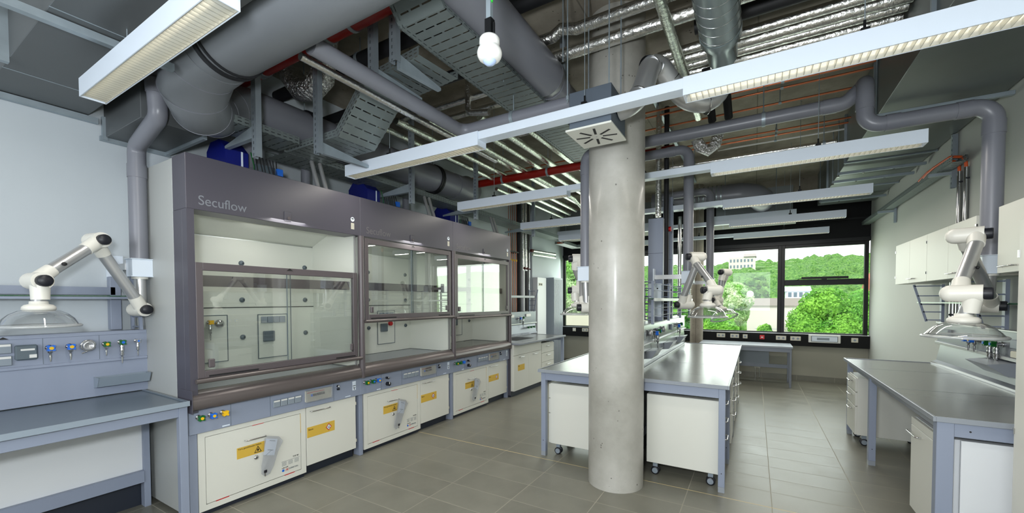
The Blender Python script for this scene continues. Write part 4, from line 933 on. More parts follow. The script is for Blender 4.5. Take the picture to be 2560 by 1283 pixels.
# ================================================================== extraction arms
ARM = [Vector((0, 0, 1.545))]
def arm_proto(label, pts, loc, knob_n, ztop=2.10, dome_r=.178):
    """pts: J1, J2, J3, collar, dome-rim centre (world). loc: base on the pipe axis"""
    t = thing('extraction_arm', label, 'extraction arm', loc, 'jointed extraction arms with clear domes')
    J1, J2, J3, DC, DR = [Vector(p) for p in pts]; kn = Vector(knob_n).normalized(); bx, by, _ = loc
    link('mount_box', G().box(bx-.062, bx+.062, by-.062, by+.062, 1.795, 1.925).box(bx-.072, bx+.072, by-.072, by+.072, 1.790, 1.796).box(bx-.072, bx+.072, by-.072, by+.072, 1.924, 1.930), 'lampw', t, bev=.002)
    link('drop_tube', G().cyl((bx, by, 1.79), (J1.x, J1.y, J1.z+.05), .037, n=22), 'alu', t); link('collar', G().cyl((bx, by, 1.775), (bx, by, 1.792), .050, n=22), 'armw', t)
    def joint(p, a, b, s=1.0):
        """housing: barrel along the knob axis with two sleeves"""
        g = G().cyl(p-kn*.075*s, p+kn*.055*s, .052*s, n=26)
        g.ball(p-kn*.075*s, .052*s, n=16)
        for q, off in ((a, -.035), (b, .020)):
            if q is None: continue
            d = (q-p).normalized(); g.cyl(p+kn*off, p+kn*off+d*.115*s, .046*s, .041*s, n=22)
        h = link('joint', g, 'armw', t, label='ivory plastic swivel joint')
        k = 14; vs = []
        link('knob', G().lathe([(.0, .040), (.034*s, .040), (.036*s, .034), (.036*s, 0)], p+kn*.055*s, kn, n=18), 'knobk', h)
    a0 = kn*-.035; b0 = kn*.020
    joint(J1, Vector((bx, by, 1.79)), J2); joint(J2, J1, J3); joint(J3, J2, DC)
    d = (J2-J1).normalized(); link('lower_tube', G().cyl(J1+b0+d*.10, J2+a0-d*.10, .037, n=22), 'alu', t)
    d = (J3-J2).normalized(); q = link('upper_tube', G().cyl(J2+b0+d*.10, J3+a0-d*.10, .037, n=22), 'alu', t)
    mid = (J2+J3)/2+d*.06
    nn = kn; link('maker_mark', G().ball(mid+kn*.030-Vector((0, 0, -.004)), .012, n=10, sc=(.7, 1.2, 1.0)), 'ink', q)
    ax = (DR-DC).normalized()
    link('neck', G().cyl(J3+b0+(DC-J3-b0).normalized()*.08, DC, .034, n=22), 'alu', t)
    link('dome_collar', G().lathe([(.040, -.03), (.042, -.012), (.060, -.008), (.072, .004), (.074, .022), (.060, .028)], DC, ax, n=32), 'armw', t)
    L = (DR-DC).length
    pr = [(.062, .024), (.090, .030), (.125, .050), (.152, .078), (.168, L-.012), (.174, L)]
    dm = link('dome', G().lathe([(r*dome_r/.178, h) for r, h in pr], DC, ax, n=48), 'dome', t)
    link('dome_rim', G().lathe([(dome_r-.012, L-.006), (dome_r, L-.010), (dome_r+.010, L-.002), (dome_r+.006, L+.008), (dome_r-.010, L+.004), (dome_r-.012, L-.006)], DC, ax, n=48), 'rim', dm)
    return t
def wall_bracket(t, x0, x1, y, z):
    link('bracket_arm', G().box(min(x0, x1), max(x0, x1), y-.02, y+.02, z-.025, z+.025), 'alu', t); link('bracket_plate', G().box(x0-.006, x0+.006, y-.05, y+.05, z-.10, z+.10), 'lampw', t)
# left arm
t = arm_proto('ivory extraction arm with clear dome over the left bench', [(-4.10, 1.27, 1.54), (-3.95, 1.00, 2.03), (-3.80, .690, 1.730), (-3.80, .690, 1.575), (-3.80, .690, 1.452)], (-4.10, 1.27, 1.79), (.85, .15, 0))
wall_bracket(t, -4.44, -4.16, 1.22, 1.87)
t = arm_proto('ivory extraction arm with clear dome over right bench, folded upwards', [(1.50, 4.46, 1.55), (1.24, 3.93, 2.03), (1.10, 3.50, 1.635), (1.085, 3.52, 1.485), (1.085, 3.52, 1.375)], (1.52, 4.50, 1.79), (.86, -.30, 0))
wall_bracket(t, 1.81, 1.58, 4.50, 1.87)
t = arm_proto('ivory extraction arm right of the thick column, dome hanging over the island', [(-.70, 5.0, 1.548), (-.565, 4.85, 2.07), (-.385, 4.60, 1.70), (-.41, 4.55, 1.56), (-.41, 4.55, 1.43)], (-.66, 5.05, 1.79), (-.85, -.55, 0))
wall_bracket(t, -1.03, -.72, 5.05, 1.87)
t = arm_proto('ivory extraction arm left of the thick column, mostly hidden by it', [(-1.43, 3.86, 1.53), (-1.62, 4.10, 2.04), (-1.67, 4.2, 1.71), (-1.66, 4.2, 1.56), (-1.66, 4.2, 1.452)], (-1.435, 3.85, 1.79), (-.80, -.45, 0))
wall_bracket(t, -1.20, -1.37, 4.0, 1.87)
t = arm_proto('grey looking extraction arm farthest down the island, dome tilted to the window', [(-.50, 6.78, 1.545), (-.37, 6.45, 1.985), (-.475, 6.42, 1.60), (-.40, 6.36, 1.475), (-.362, 6.33, 1.36)], (-.60, 6.95, 1.79), (-.6, -.8, 0), dome_r=.17)
wall_bracket(t, -1.03, -.66, 6.95, 1.87)

# ================================================================== sink bench beyond the hoods
t = thing('sink_bench', 'grey worktop with sunken sink running from fume hoods to the windows', 'bench', (-3.7, 6.7, 0))
tabletop(t, -4.10, -3.29, 5.80, 7.69)
link('sink_bowl', G().box(-3.98, -3.60, 6.25, 6.90, .8945, .8965), 'ink', t); link('leg', G().box(-3.37, -3.32, 7.62, 7.67, 0, .868), 'blue', t); link('leg', G().box(-4.05, -4.0, 7.62, 7.67, 0, .868), 'blue', t)
link('side_rail', G().box(-3.99, -3.38, 7.63, 7.66, .80, .868), 'blue', t)
t = thing('sink_cabinet', 'cream double-door base cabinet with yellow label below the sink', 'cabinet', (-3.7, 6.3, 0))
link('carcass', G().box(-4.05, -3.42, 5.80, 6.80, .10, .868), 'lam', t); link('plinth', G().box(-4.05, -3.46, 5.80, 7.4, 0, .10), 'plinth', t); link('fascia', G().box(-3.42, -3.40, 5.80, 6.80, .69, .865), 'lam', t, bev=.001)
for a, b in ((5.80, 6.298), (6.302, 6.80)):
    d = link('door', G().box(-3.42, -3.40, a, b, .10, .685), 'lam', t, bev=.001); bow_handle(d, (-3.40, (a+b)/2-.08, .65), (-3.40, (a+b)/2+.08, .65), (.024, 0, 0))
    if a < 6:
        link('yellow_label', G().box(-3.40, -3.399, 5.93, 6.16, .42, .52), 'yellow', d); text('label_lettering', 'Spüle', .022, (-3.3988, 5.94, .492), (0, 1, 0), (0, 0, 1), 'ink', d)
t = thing('drawer_unit', 'cream drawer unit with four bow handles under the sink bench', 'cabinet', (-3.7, 7.1, 0))
link('carcass', G().box(-4.05, -3.42, 6.82, 7.36, .10, .80), 'lam', t)
for k in range(4):
    d = link('drawer', G().box(-3.42, -3.40, 6.825, 7.355, .105+k*.172, .270+k*.172), 'lam', t, bev=.001); bow_handle(d, (-3.40, 7.01, .225+k*.172), (-3.40, 7.17, .225+k*.172), (.024, 0, 0))
t = thing('service_upstand', 'pale service wall with taps and rack behind the sink bench', 'service panel', (-4.15, 6.9, .9))
g = G().prism([(-4.10, .902), (-4.13, .93), (-4.16, 1.10), (-4.12, 1.12), (-4.14, 1.14), (-4.14, 1.37), (-4.22, 1.37), (-4.22, .902)], 'y', 5.80, 8.02)
link('panel_body', g, 'steelpan', t); link('ledge', G().box(-4.14, -4.115, 5.80, 8.02, 1.115, 1.135), 'alu', t)
link('socket_group', G().box(-4.14, -4.12, 6.85, 7.05, 1.26, 1.32).box(-4.14, -4.12, 7.55, 7.75, 1.26, 1.32), 'white', t, bev=.004)
valve(t, (-4.14, 7.25, 1.24), (1, 0, 0), 'bluep', None, 'short', s=1.2); valve(t, (-4.14, 7.38, 1.25), (1, 0, 0), 'greenp', None, 'long', s=1.2)
for y in (7.55, 7.68, 7.81): valve(t, (-4.12, y, 1.04), (1, 0, 0), 'greenp', None, 'none', s=1.1)
t = thing('eye_wash', 'green and chrome hose tap beside the farthest fume hood', 'tap', (-4.0, 6.3, .9))
link('tap_body', G().tube([(-4.0, 6.35, .90), (-4.0, 6.35, 1.18), (-3.9, 6.30, 1.22)], .012, n=10, bend=.03), 'chrome', t); link('grip', G().cyl((-3.93, 6.31, 1.20), (-3.86, 6.28, 1.235), .022, n=12), 'greenp', t)
link('hose', G().tube([(-3.92, 6.30, 1.19), (-3.88, 6.30, 1.05), (-3.93, 6.30, .93), (-4.0, 6.30, 1.0)], .009, n=8, bend=.05), 'greenp', t)
t = thing('reagent_shelf', 'grey shelf with ladder bracket over the sink bench', 'shelf', (-4.0, 6.9, 1.37))
link('shelf_board', G().box(-4.16, -3.95, 5.85, 7.60, 1.655, 1.70), 'topedge', t, bev=.003)
link('bracket', G().bar((-4.13, 7.70, 1.37), (-4.13, 7.70, 1.83), .02, .03, up=(0, 1, 0)).bar((-4.02, 7.70, 1.37), (-3.93, 7.70, 1.83), .02, .012, up=(0, 1, 0)), 'blue', t)
for z in (1.40, 1.50, 1.60, 1.70, 1.80): link('rung', G().box(-4.13, -3.98, 7.694, 7.706, z-.006, z+.006), 'blue', t)
# cabinets on the wall end
t = thing('wall_cabinet', 'small pale cabinet with brass plate near the window corner', 'cabinet', (-4.2, 8.3, .9))
link('carcass', G().box(-4.29, -4.17, 8.16, 8.60, .05, 2.12), 'lamw', t, bev=.003); link('brass_plate', G().box(-4.17, -4.165, 8.22, 8.40, 1.93, 2.00), 'ivory', t); link('plate_print', G().box(-4.165, -4.163, 8.24, 8.29, 1.945, 1.985).box(-4.165, -4.163, 8.32, 8.38, 1.945, 1.985), 'ink', t)
t = thing('partition_panel', 'upright grey ribbed panel beside the left window jamb', 'panel', (-4.1, 8.9, 0))
link('frame', G().box(-4.29, -4.06, 8.78, 9.30, .02, 2.14), 'greyp', t, bev=.004)
g = G()
for k in range(9): g.box(-4.062, -4.054, 8.80+k*.055, 8.83+k*.055, .08, 2.10)
link('rib', g, 'topedge', t)
# far bench by the window
t = thing('window_bench', 'low grey bench under the window behind the island', 'bench', (-.2, 9.3, 0))
link('worktop', G().box(-.95, .60, 8.90, 9.62, .72, .75), 'topedge', t, bev=.002)
link('front_rail', G().box(-.93, .58, 8.93, 8.96, .645, .72), 'steelpan', t)
for x, y in ((.565, 8.96), (.565, 9.52), (-.91, 8.96), (-.91, 9.52)): link('leg', G().box(x-.018, x+.018, y-.022, y+.022, 0, .72), 'steelpan', t, bev=.002)
link('back_panel', G().box(-.90, .25, 9.50, 9.515, .34, .70), 'greyp', t); link('lower_rail', G().box(-.90, .55, 9.50, 9.535, .27, .34), 'steelpan', t)
t = thing('pipe_stub', 'pair of small chrome pipe stubs rising from the floor below the window bench', 'pipe', (.05, 9.7, 0))
link('pipe', G().cyl((.02, 9.72, 0), (.02, 9.72, .30), .009, n=10).cyl((.09, 9.72, 0), (.09, 9.72, .30), .009, n=10), 'chrome', t); link('fitting', G().box(.0, .11, 9.705, 9.735, .22, .26), 'ivory', t)
# ================================================================== ceiling services
def pipe(name, label, cat, pts, r, m, bend=None, n=20, sleeves=(), group=None, sm=None, sr=1.07, k=6):
    t = thing(name, label, cat, pts[0], group)
    link('pipe_run', G().tube(pts, r, n=n, bend=bend, k=k), m, t)
    for p, d, L in sleeves:
        p = Vector(p); d = Vector(d).normalized(); link('socket_joint', G().cyl(p-d*L/2, p+d*L/2, r*sr, n=n), sm or m, t)
    return t
def clamp(t, c, d, r, top=4.0, m='galv', rod=True):
    c = Vector(c); d = Vector(d).normalized()
    q = link('pipe_clamp', G().cyl(c-d*.015, c+d*.015, r*1.05+.004, n=24), 'rubber' if r > .1 else m, t)
    if rod: link('threaded_rod', G().cyl((c.x, c.y, c.z+r), (c.x, c.y, top), .005, n=8), 'galv', q)
# dull rectangular ducts at the upper left
t = thing('rectangular_duct', 'large dull rectangular steel duct crossing the top left corner', 'duct', (-2.2, .87, 3.03))
link('duct_body', G().box(-4.445, .6, .60, 1.085, 3.03, 3.75), 'galvdk', t, bev=.003)
for x in (-2.95, -3.95, -1.2): link('seam', G().box(x, x+.004, .60, 1.08, 3.027, 3.03), 'galv', t)
link('flange', G().box(-3.80, -3.76, .56, .60, 3.0, 3.78), 'galv', t)
t = thing('rectangular_duct', 'small dark rectangular duct box between grey elbow and the left wall', 'duct', (-4.0, 1.36, 2.88))
link('duct_body', G().box(-4.44, -3.72, 1.18, 1.56, 2.895, 3.9), 'galvdk', t, bev=.003)
link('flange', G().box(-4.44, -4.41, 1.15, 1.60, 2.865, 2.90).box(-4.43, -4.40, 1.16, 1.19, 2.87, 3.05).box(-4.44, -3.72, 1.56, 1.585, 2.87, 2.90), 'galv', t)
g = sweep([(-.02, .04), (-.02, 0), (.02, 0), (.02, .04)], [(-4.42, -.6, 2.985), (-4.42, 1.14, 2.985)], (0, 0, 1))
single('wall_rail', 'galvanised rail along left wall under the dull duct', 'rail', g, 'galv', loc=(-4.42, .3, 2.985), thick=.003)
g = sweep([(-.02, .0), (.02, 0), (.02, .04)], [(-3.3, .35, 3.6), (-1.3, 1.15, 3.40)], (0, 0, 1))
t = thing('slotted_rail', 'slotted galvanised rail under the dull duct at top left, holding a white cap', 'rail', (-2.5, .6, 3.0))
link('rail', G().box(-3.05, -3.01, .30, 1.12, 2.985, 3.025), 'galv', t)
link('smoke_cap', G().ball((-2.95, .9, 3.0), .035, n=16, sc=(1, 1, .6)), 'white', t)

# big grey round ducts
D1 = [(1.4, 1.30, 3.17), (-2.9, 1.30, 3.17)]
t = thing('ventilation_duct', 'largest grey round plastic duct crossing the top left above the lamps', 'duct', (-1.0, 1.3, 3.17))
link('duct_run', G().tube(D1, .20, n=40), 'pvc2', t)
link('pipe_clamp', G().cyl((-2.78, 1.3, 3.17), (-2.75, 1.3, 3.17), .212, n=40), 'rubber', t); link('pipe_clamp', G().cyl((-2.72, 1.3, 3.17), (-2.705, 1.3, 3.17), .210, n=40), 'rubber', t)
elb = [(-2.9, 1.30, 3.17), (-3.12, 1.30, 3.14), (-3.29, 1.33, 3.03), (-3.43, 1.43, 2.985), (-3.62, 1.58, 3.06), (-3.80, 1.76, 3.20), (-3.9, 1.98, 3.30)]
rs = [.205, .203, .195, .185, .18, .182, .184]
q = link('elbow', G().tube(elb, .2, n=40, rs=rs), 'pvc2', t)
for i in (1, 2, 3, 4, 5):
    p = Vector(elb[i]); d = (Vector(elb[i+1])-Vector(elb[i-1])).normalized(); link('weld_seam', G().cyl(p-d*.003, p+d*.003, rs[i]*1.012, n=40), 'pvc', q)
t = thing('ventilation_duct', 'grey round plastic duct running along left wall over the fume hoods', 'duct', (-3.9, 3.5, 3.31))
link('duct_run', G().tube([(-3.9, 1.98, 3.30), (-3.9, 4.85, 3.31)], .183, n=36), 'pvc', t)
link('end_elbow', G().tube([(-3.9, 4.85, 3.31), (-3.9, 5.15, 3.31), (-3.95, 5.35, 3.36), (-4.1, 5.45, 3.45), (-4.44, 5.47, 3.47)], .190, n=36), 'pvc', t)
for y in (2.52, 2.56, 4.42, 4.46): clamp(t, (-3.9, y, 3.305), (0, 1, 0), .185, rod=(y in (2.52, 4.42)))
t = pipe('ventilation_duct', 'long thick grey round duct beside the wide cable tray, upper centre', 'duct', [(-1.55, 1.55, 3.50), (-1.55, 3.20, 3.50)], .155, 'pvc', n=36)
link('reducer', G().tube([(-1.55, 3.20, 3.50), (-1.55, 3.25, 3.50), (-1.55, 3.30, 3.48), (-1.55, 4.3, 3.48)], .12, n=30, rs=[.157, .150, .122, .118]), 'pvc', t); link('socket_joint', G().cyl((-1.55, 3.29, 3.48), (-1.55, 3.42, 3.48), .128, n=30), 'pvc', t)
# extraction pipes
pipe('exhaust_pipe', 'grey plastic pipe dropping to the left extraction arm beside the fume hood', 'pipe', [(-4.10, 1.27, 1.93), (-4.10, 1.27, 2.79), (-3.63, 1.25, 2.90), (-3.60, 1.22, 3.30)], .056, 'pvc', bend=.075, n=26, k=8, sleeves=[((-4.10, 1.27, 2.60), (0, 0, 1), .10), ((-3.605, 1.23, 3.10), (.07, -.07, 1), .09)])
t = pipe('exhaust_pipe', 'grey plastic pipe running over the sloping cable tray, then behind the ceiling diffuser', 'pipe', [(-2.28, 1.52, 3.12), (-2.28, 2.99, 3.12), (-.92, 2.99, 3.12)], .055, 'pvc', bend=.10, n=26, k=8)
clamp(t, (-1.75, 2.99, 3.12), (1, 0, 0), .055)
t = pipe('exhaust_pipe', 'grey pipe on the right, looping from ceiling to the right extraction arm', 'pipe', [(-1.25, 4.6, 3.31), (.66, 4.6, 3.31), (.775, 4.58, 3.42), (.775, 4.50, 3.42), (.775, 4.50, 3.05), (1.52, 4.50, 3.05), (1.52, 4.50, 1.93)], .060, 'pvc', bend=.11, n=28, k=8,
     sleeves=[((.55, 4.6, 3.31), (1, 0, 0), .10), ((.95, 4.5, 3.05), (1, 0, 0), .09), ((1.36, 4.5, 3.05), (1, 0, 0), .09), ((1.52, 4.5, 2.88), (0, 0, 1), .10), ((.775, 4.5, 3.24), (0, 0, 1), .10)])
for x in (.05,): clamp(t, (x, 4.6, 3.31), (1, 0, 0), .060)
pipe('exhaust_pipe', 'grey pipe dropping to the extraction arm right of the thick column', 'pipe', [(-1.25, 5.05, 3.31), (-.66, 5.05, 3.31), (-.66, 5.05, 1.93)], .054, 'pvc', bend=.10, n=26, k=8, sleeves=[((-.66, 5.05, 3.12), (0, 0, 1), .10), ((-.85, 5.05, 3.31), (1, 0, 0), .09)])
pipe('exhaust_pipe', 'grey pipe dropping to the extraction arm directly left of the thick column', 'pipe', [(-.95, 3.95, 3.03), (-1.435, 3.85, 3.03), (-1.435, 3.85, 1.93)], .053, 'pvc', bend=.09, n=26, k=8, sleeves=[((-1.435, 3.85, 2.87), (0, 0, 1), .10)])
pipe('exhaust_pipe', 'dark looking grey pipe dropping in front of the slim column', 'pipe', [(-1.3, 6.95, 3.26), (-.60, 6.95, 3.26), (-.60, 6.95, 1.93)], .054, 'pvc', bend=.10, n=26, k=8)
pipe('exhaust_pipe', 'short wide grey pipe standing on the nearest fume hood beside blue box', 'pipe', [(-4.0, 2.02, 2.60), (-4.0, 2.02, 3.14)], .085, 'pvc', n=28, sleeves=[((-4.0, 2.02, 2.82), (0, 0, 1), .03)])
for y, lab in ((2.62, 'grey pipe stub on roof of the nearest fume hood right of blue box'), (4.05, 'grey pipe stub on the roof of the middle fume hood'), ):
    pipe('pipe_stub', lab, 'pipe', [(-4.05, y, 2.60), (-4.05, y, 3.15)], .045, 'pvc', n=22, group='pipe stubs on the hood roofs', sleeves=[((-4.05, y, 2.78), (0, 0, 1), .06)])

# blue damper drives on the hoods
for i, (y, lab) in enumerate(((1.80, 'dark blue damper box on the roof of nearest fume hood'), (3.25, 'dark blue damper box on the roof of middle fume hood'), (4.72, 'dark blue damper box on the roof of farthest fume hood'))):
    t = thing('damper_box', lab, 'box', (-3.95, y, 2.60), 'damper boxes on the fume hoods')
    link('housing', G().prism([(-4.12, 2.60), (-3.86, 2.60), (-3.80, 2.70), (-3.80, 2.88), (-3.90, 2.97), (-4.05, 2.97), (-4.12, 2.90)], 'y', y-.05, y+.13), 'navy', t, bev=.004)
    link('label', G().box(-3.80, -3.797, y+.07, y+.085, 2.72, 2.88), 'lampw', t)
    link('circuit_board', G().box(-3.84, -3.80, y+.20, y+.36, 2.66, 2.82), 'greydk', t)
    g = G(); random.seed(i+3)
    for k in range(7): g.tube([(-3.80, y+.20+k*.03, 2.64), (-3.77, y+.20+k*.03+random.uniform(-.02, .02), 2.75), (-3.80, y+.19+k*.03, 2.88)], .005, n=6)
    link('wiring', g, 'rubber', t); link('earth_wire', G().tube([(-3.80, y+.17, 2.62), (-3.77, y+.16, 2.78), (-3.80, y+.15, 2.90)], .004, n=6), 'greenp', t)
    link('connector', G().box(-3.79, -3.76, y+.36, y+.41, 2.75, 2.81), 'bluep', t); link('bracket', G().box(-3.80, -3.775, y+.33, y+.43, 2.60, 2.74), 'galv', t)
# silver conduits on the hoods
for y, lab in ((2.43, 'pair of silver conduits rising from the nearest fume hood'), (3.98, 'pair of silver conduits rising from the middle fume hood'), (5.50, 'pair of silver conduits rising from farthest fume hood')):
    t = thing('conduit_pair', lab, 'conduit', (-3.55, y, 2.65), 'conduit pairs on the fume hoods')
    for k in (0, .085): link('pipe', G().cyl((-3.56, y+k, 2.65), (-3.66, y+k, 2.935), .020, n=16), 'alu', t)

# cable trays
tray('cable_tray', 'narrow slotted cable tray over the nearest fume hood, ending in a pocket corner', [(-3.54, 1.50, 2.95), (-3.54, 2.14, 2.95)], .30)
tray('cable_tray', 'long dark cable tray along the left wall above all fume hoods', [(-3.80, 2.16, 2.94), (-3.80, 8.3, 2.94)], .30)
tray('cable_tray', 'steep shiny cable tray climbing from hood level to the upper tray', [(-3.62, 2.36, 2.935), (-2.92, 2.36, 2.935), (-2.58, 2.36, 3.27), (-1.96, 2.30, 3.27)], .38)
tray('cable_tray', 'wide slotted cable tray running to the thick column, upper centre', [(-1.76, 1.45, 3.80), (-1.76, 1.90, 3.31), (-1.76, 4.78, 3.31)], .36, h=.03)
tray('cable_tray', 'narrow cable tray along the right wall with orange cables in it', [(1.72, 5.75, 2.96), (1.72, 9.75, 2.96)], .11)
tray('cable_tray', 'short cable tray in front of the windows at the left end', [(-3.75, 8.4, 2.86), (-3.75, 9.3, 2.86), (-3.0, 9.3, 2.86)], .22)
t = thing('cable_bundle', 'orange cables in the tray near the left window corner', 'cable', (-3.75, 8.8, 2.9))
for k in range(3): link('cable', G().tube([(-3.82+k*.03, 8.45, 2.89), (-3.80+k*.03, 8.9, 2.89), (-3.86+k*.03, 9.25, 2.90)], .012, n=8), 'orange', t)
t = thing('cable_bundle', 'green and red cables spilling from the tray beside the grey elbow', 'cable', (-3.5, 1.5, 2.98))
for k, c in enumerate(('cgreen', 'white', 'cgreen', 'white')): link('cable', G().tube([(-3.58+k*.02, 1.36, 3.08+k*.01), (-3.56+k*.02, 1.47, 3.01), (-3.54+k*.015, 1.75, 2.97)], .006, n=6), c, t)
# hanging struts with cantilever brackets
def strut(x, y, z0, lab, arm=None, w=.06, grp='hanging slotted struts'):
    t = thing('hanging_strut', lab, 'strut', (x, y, ZC), grp)
    h = w/2; prof = [(-h+.01, .041), (-h, .041), (-h, 0), (h, 0), (h, .041), (h-.01, .041)]
    g = sweep(prof, [(x, y-.02, ZC), (x, y-.02, z0)], (0, 1, 0))
    link('channel', g, 'strutw', t, thick=.003); link('top_plate', G().box(x-.06, x+.06, y-.05, y+.05, ZC-.008, ZC), 'galv', t)
    if arm:
        (dx, dy), L, z = arm; d = Vector((dx, dy, 0)).normalized(); s = Vector((-d.y, d.x, 0))*.018; a = Vector((x, y, z))+d*.03; b = a+d*L
        g = G().add([a-s, b-s, b-s+Vector((0, 0, .02)), a-s+Vector((0, 0, .09)), a+s, b+s, b+s+Vector((0, 0, .02)), a+s+Vector((0, 0, .09))], [(0, 1, 2, 3), (7, 6, 5, 4), (0, 4, 5, 1), (2, 6, 7, 3), (1, 5, 6, 2), (0, 3, 7, 4)])
        link('cantilever_arm', g, 'galv', t)
strut(-3.32, 1.75, 2.71, 'galvanised hanging strut over the nearest hood, first from the left', ((-1, 0), .42, 2.86))
strut(-3.10, 2.12, 2.81, 'galvanised hanging strut left of the steep cable tray', ((.05, 1), .48, 2.82))
strut(-3.35, 3.44, 2.70, 'galvanised hanging strut behind left end of the second lamp row', ((-1, 0), .55, 2.83), w=.05)
strut(-3.35, 4.68, 2.73, 'galvanised hanging strut over the boundary of middle and farthest hood', ((-1, 0), .55, 2.83), w=.05)
strut(-3.35, 6.40, 2.72, 'galvanised hanging strut just past the farthest fume hood', ((-1, 0), .55, 2.83), w=.05)
strut(-2.38, 2.07, 3.20, 'galvanised strut left of two holding the upper cable tray crossing', ((.2, 1), .38, 3.185))
strut(-2.12, 2.03, 3.22, 'galvanised strut right of two holding the upper cable tray crossing', ((.1, 1), .38, 3.19))
strut(-1.50, 3.45, 3.35, 'galvanised strut behind the hanging rods left of thick column', None, w=.05)

# red pipes
t = pipe('sprinkler_pipe', 'thick red pipe crossing the upper left behind the biggest grey duct', 'pipe', [(-4.45, 1.95, 3.575), (-1.95, 1.95, 3.575)], .075, 'red', n=28)
for x in (-3.62, -3.58, -2.75, -2.71, -2.45): clamp(t, (x, 1.95, 3.575), (1, 0, 0), .075, rod=(x in (-3.62, -2.75)))
t = pipe('sprinkler_pipe', 'dark red pipe running from the left grey duct end to the thick column', 'pipe', [(-3.95, 5.32, 3.43), (-.86, 5.32, 3.43)], .055, 'red', n=24)
for x in (-3.3, -2.55): clamp(t, (x, 5.32, 3.43), (1, 0, 0), .055)
# foil wrapped pipes along the room
for k, (x, z, y0, y1, r) in enumerate(((-2.385, 3.085, 1.52, 3.7, .024), (-2.74, 3.45, 1.75, 2.75, .034), (-3.46, 3.46, 3.05, 8.3, .036), (-3.28, 3.50, 3.15, 8.2, .036), (-3.08, 3.55, 3.4, 8.3, .040), (-2.92, 3.50, 4.2, 7.6, .036), (-2.74, 3.55, 3.9, 7.4, .034), (-2.52, 3.55, 3.6, 6.6, .042), (-2.30, 3.60, 4.0, 6.4, .036), (-3.6, 3.40, 5.6, 8.4, .030))):
    labs = ['foil wrapped pipe on the left flank of the thin grey pipe', 'foil wrapped pipe on the right flank of the thin grey pipe']+['pale foil wrapped pipe in the bundle over the lamps, %s' % s for s in ('leftmost', 'second from left', 'third from left', 'fourth from left', 'fifth from left', 'sixth from left, thickest', 'rightmost', 'lowest by the left wall')]
    pipe('foil_pipe', labs[k], 'pipe', [(x, y0, z), (x, y1, z)] if k != 5 else [(x, y0, z), (x, 7.2, z), (x+.06, 7.4, z-.12), (x+.06, 7.9, z-.14)], r, 'foil' if k < 2 else 'foilg', n=14, group='foil pipes above the lamps')
for y, z, x0, x1 in ((3.35, 3.62, -3.5, -2.0), (3.75, 3.70, -3.4, -1.6), (4.6, 3.72, -3.0, -1.2)):
    pipe('foil_pipe', 'foil pipe crossing over the bundle %s' % {3.35: 'next to the steep cable tray', 3.75: 'under the ceiling behind grey pipe', 4.6: 'near the thick column'}[y], 'pipe', [(x0, y, z), (x1, y, z)], .032, 'foil', n=14, group='cross foil pipes')
# foil pipes across, in front of the thick column and right of it
pipe('foil_pipe', 'upper foil wrapped pipe passing in front of the thick column top', 'pipe', [(-1.85, 3.06, 3.72), (-1.42, 3.06, 3.72), (-1.35, 3.06, 3.76), (-1.22, 3.06, 3.72), (.9, 3.06, 3.72)], .045, 'foil', n=16, group='foil pipes crossing the column')
pipe('foil_pipe', 'lower foil wrapped pipe passing in front of the thick column top', 'pipe', [(-1.85, 3.23, 3.66), (.9, 3.23, 3.66)], .052, 'foil', n=16, group='foil pipes crossing the column')
for k, y in enumerate((3.93, 4.07, 4.20, 4.35, 4.48)):
    pipe('foil_pipe', 'foil wrapped pipe right of the spiral duct, %s of five' % ('uppermost in view', 'second', 'middle one', 'fourth', 'lowest in view')[k], 'pipe', [(-.78, y, 3.80), (.96, y, 3.80)], .050 if k % 2 else .040, 'foil', n=16, group='foil pipes right of the spiral duct')
pipe('foil_pipe', 'greenish foil pipe running lengthwise left of the spiral duct', 'pipe', [(-.57, 2.2, 3.6), (-.555, 4.95, 3.6)], .040, 'foilg', n=16)
t = pipe('foil_pipe', 'bulging foil wrapped elbow hanging below the right grey pipe', 'pipe', [(-.57, 4.92, 3.36), (-.53, 4.95, 3.27), (-.46, 4.98, 3.23), (-.39, 5.0, 3.29), (-.36, 5.02, 3.42)], .060, 'foilc', n=20)
t = pipe('foil_pipe', 'thin foil pipe crossing behind the third lamp row, right side', 'pipe', [(-1.2, 6.28, 3.50), (.82, 6.28, 3.50)], .032, 'foil', n=14)
for x in (-.75, .70): clamp(t, (x, 6.28, 3.50), (1, 0, 0), .032)
pipe('foil_pipe', 'foil wrapped vertical riser on the island beside the black one', 'pipe', [(-1.03, 5.26, 2.62), (-1.03, 5.26, 3.97)], .034, 'foil', n=16)
pipe('insulated_pipe', 'black insulated vertical riser beside the blue grey island riser', 'pipe', [(-.955, 5.36, 1.36), (-.955, 5.36, 3.97)], .030, 'rubber', n=18)
t = pipe('riser_valve', 'brass valve with white tube on the island riser', 'valve', [(-1.03, 5.26, 2.36), (-1.03, 5.26, 2.62)], .010, 'ivory', n=10)
link('valve_body', G().box(-1.05, -1.01, 5.23, 5.29, 2.50, 2.56), 'copper', t); link('hand_wheel', G().cyl((-.93, 5.38, 2.48), (-.90, 5.38, 2.48), .03, n=14), 'redp', t)
pipe('chrome_riser', 'thin chrome riser with orange cable between island risers and column', 'pipe', [(-.98, 6.60, 1.36), (-.98, 6.60, 2.85)], .028, 'chrome', n=14)
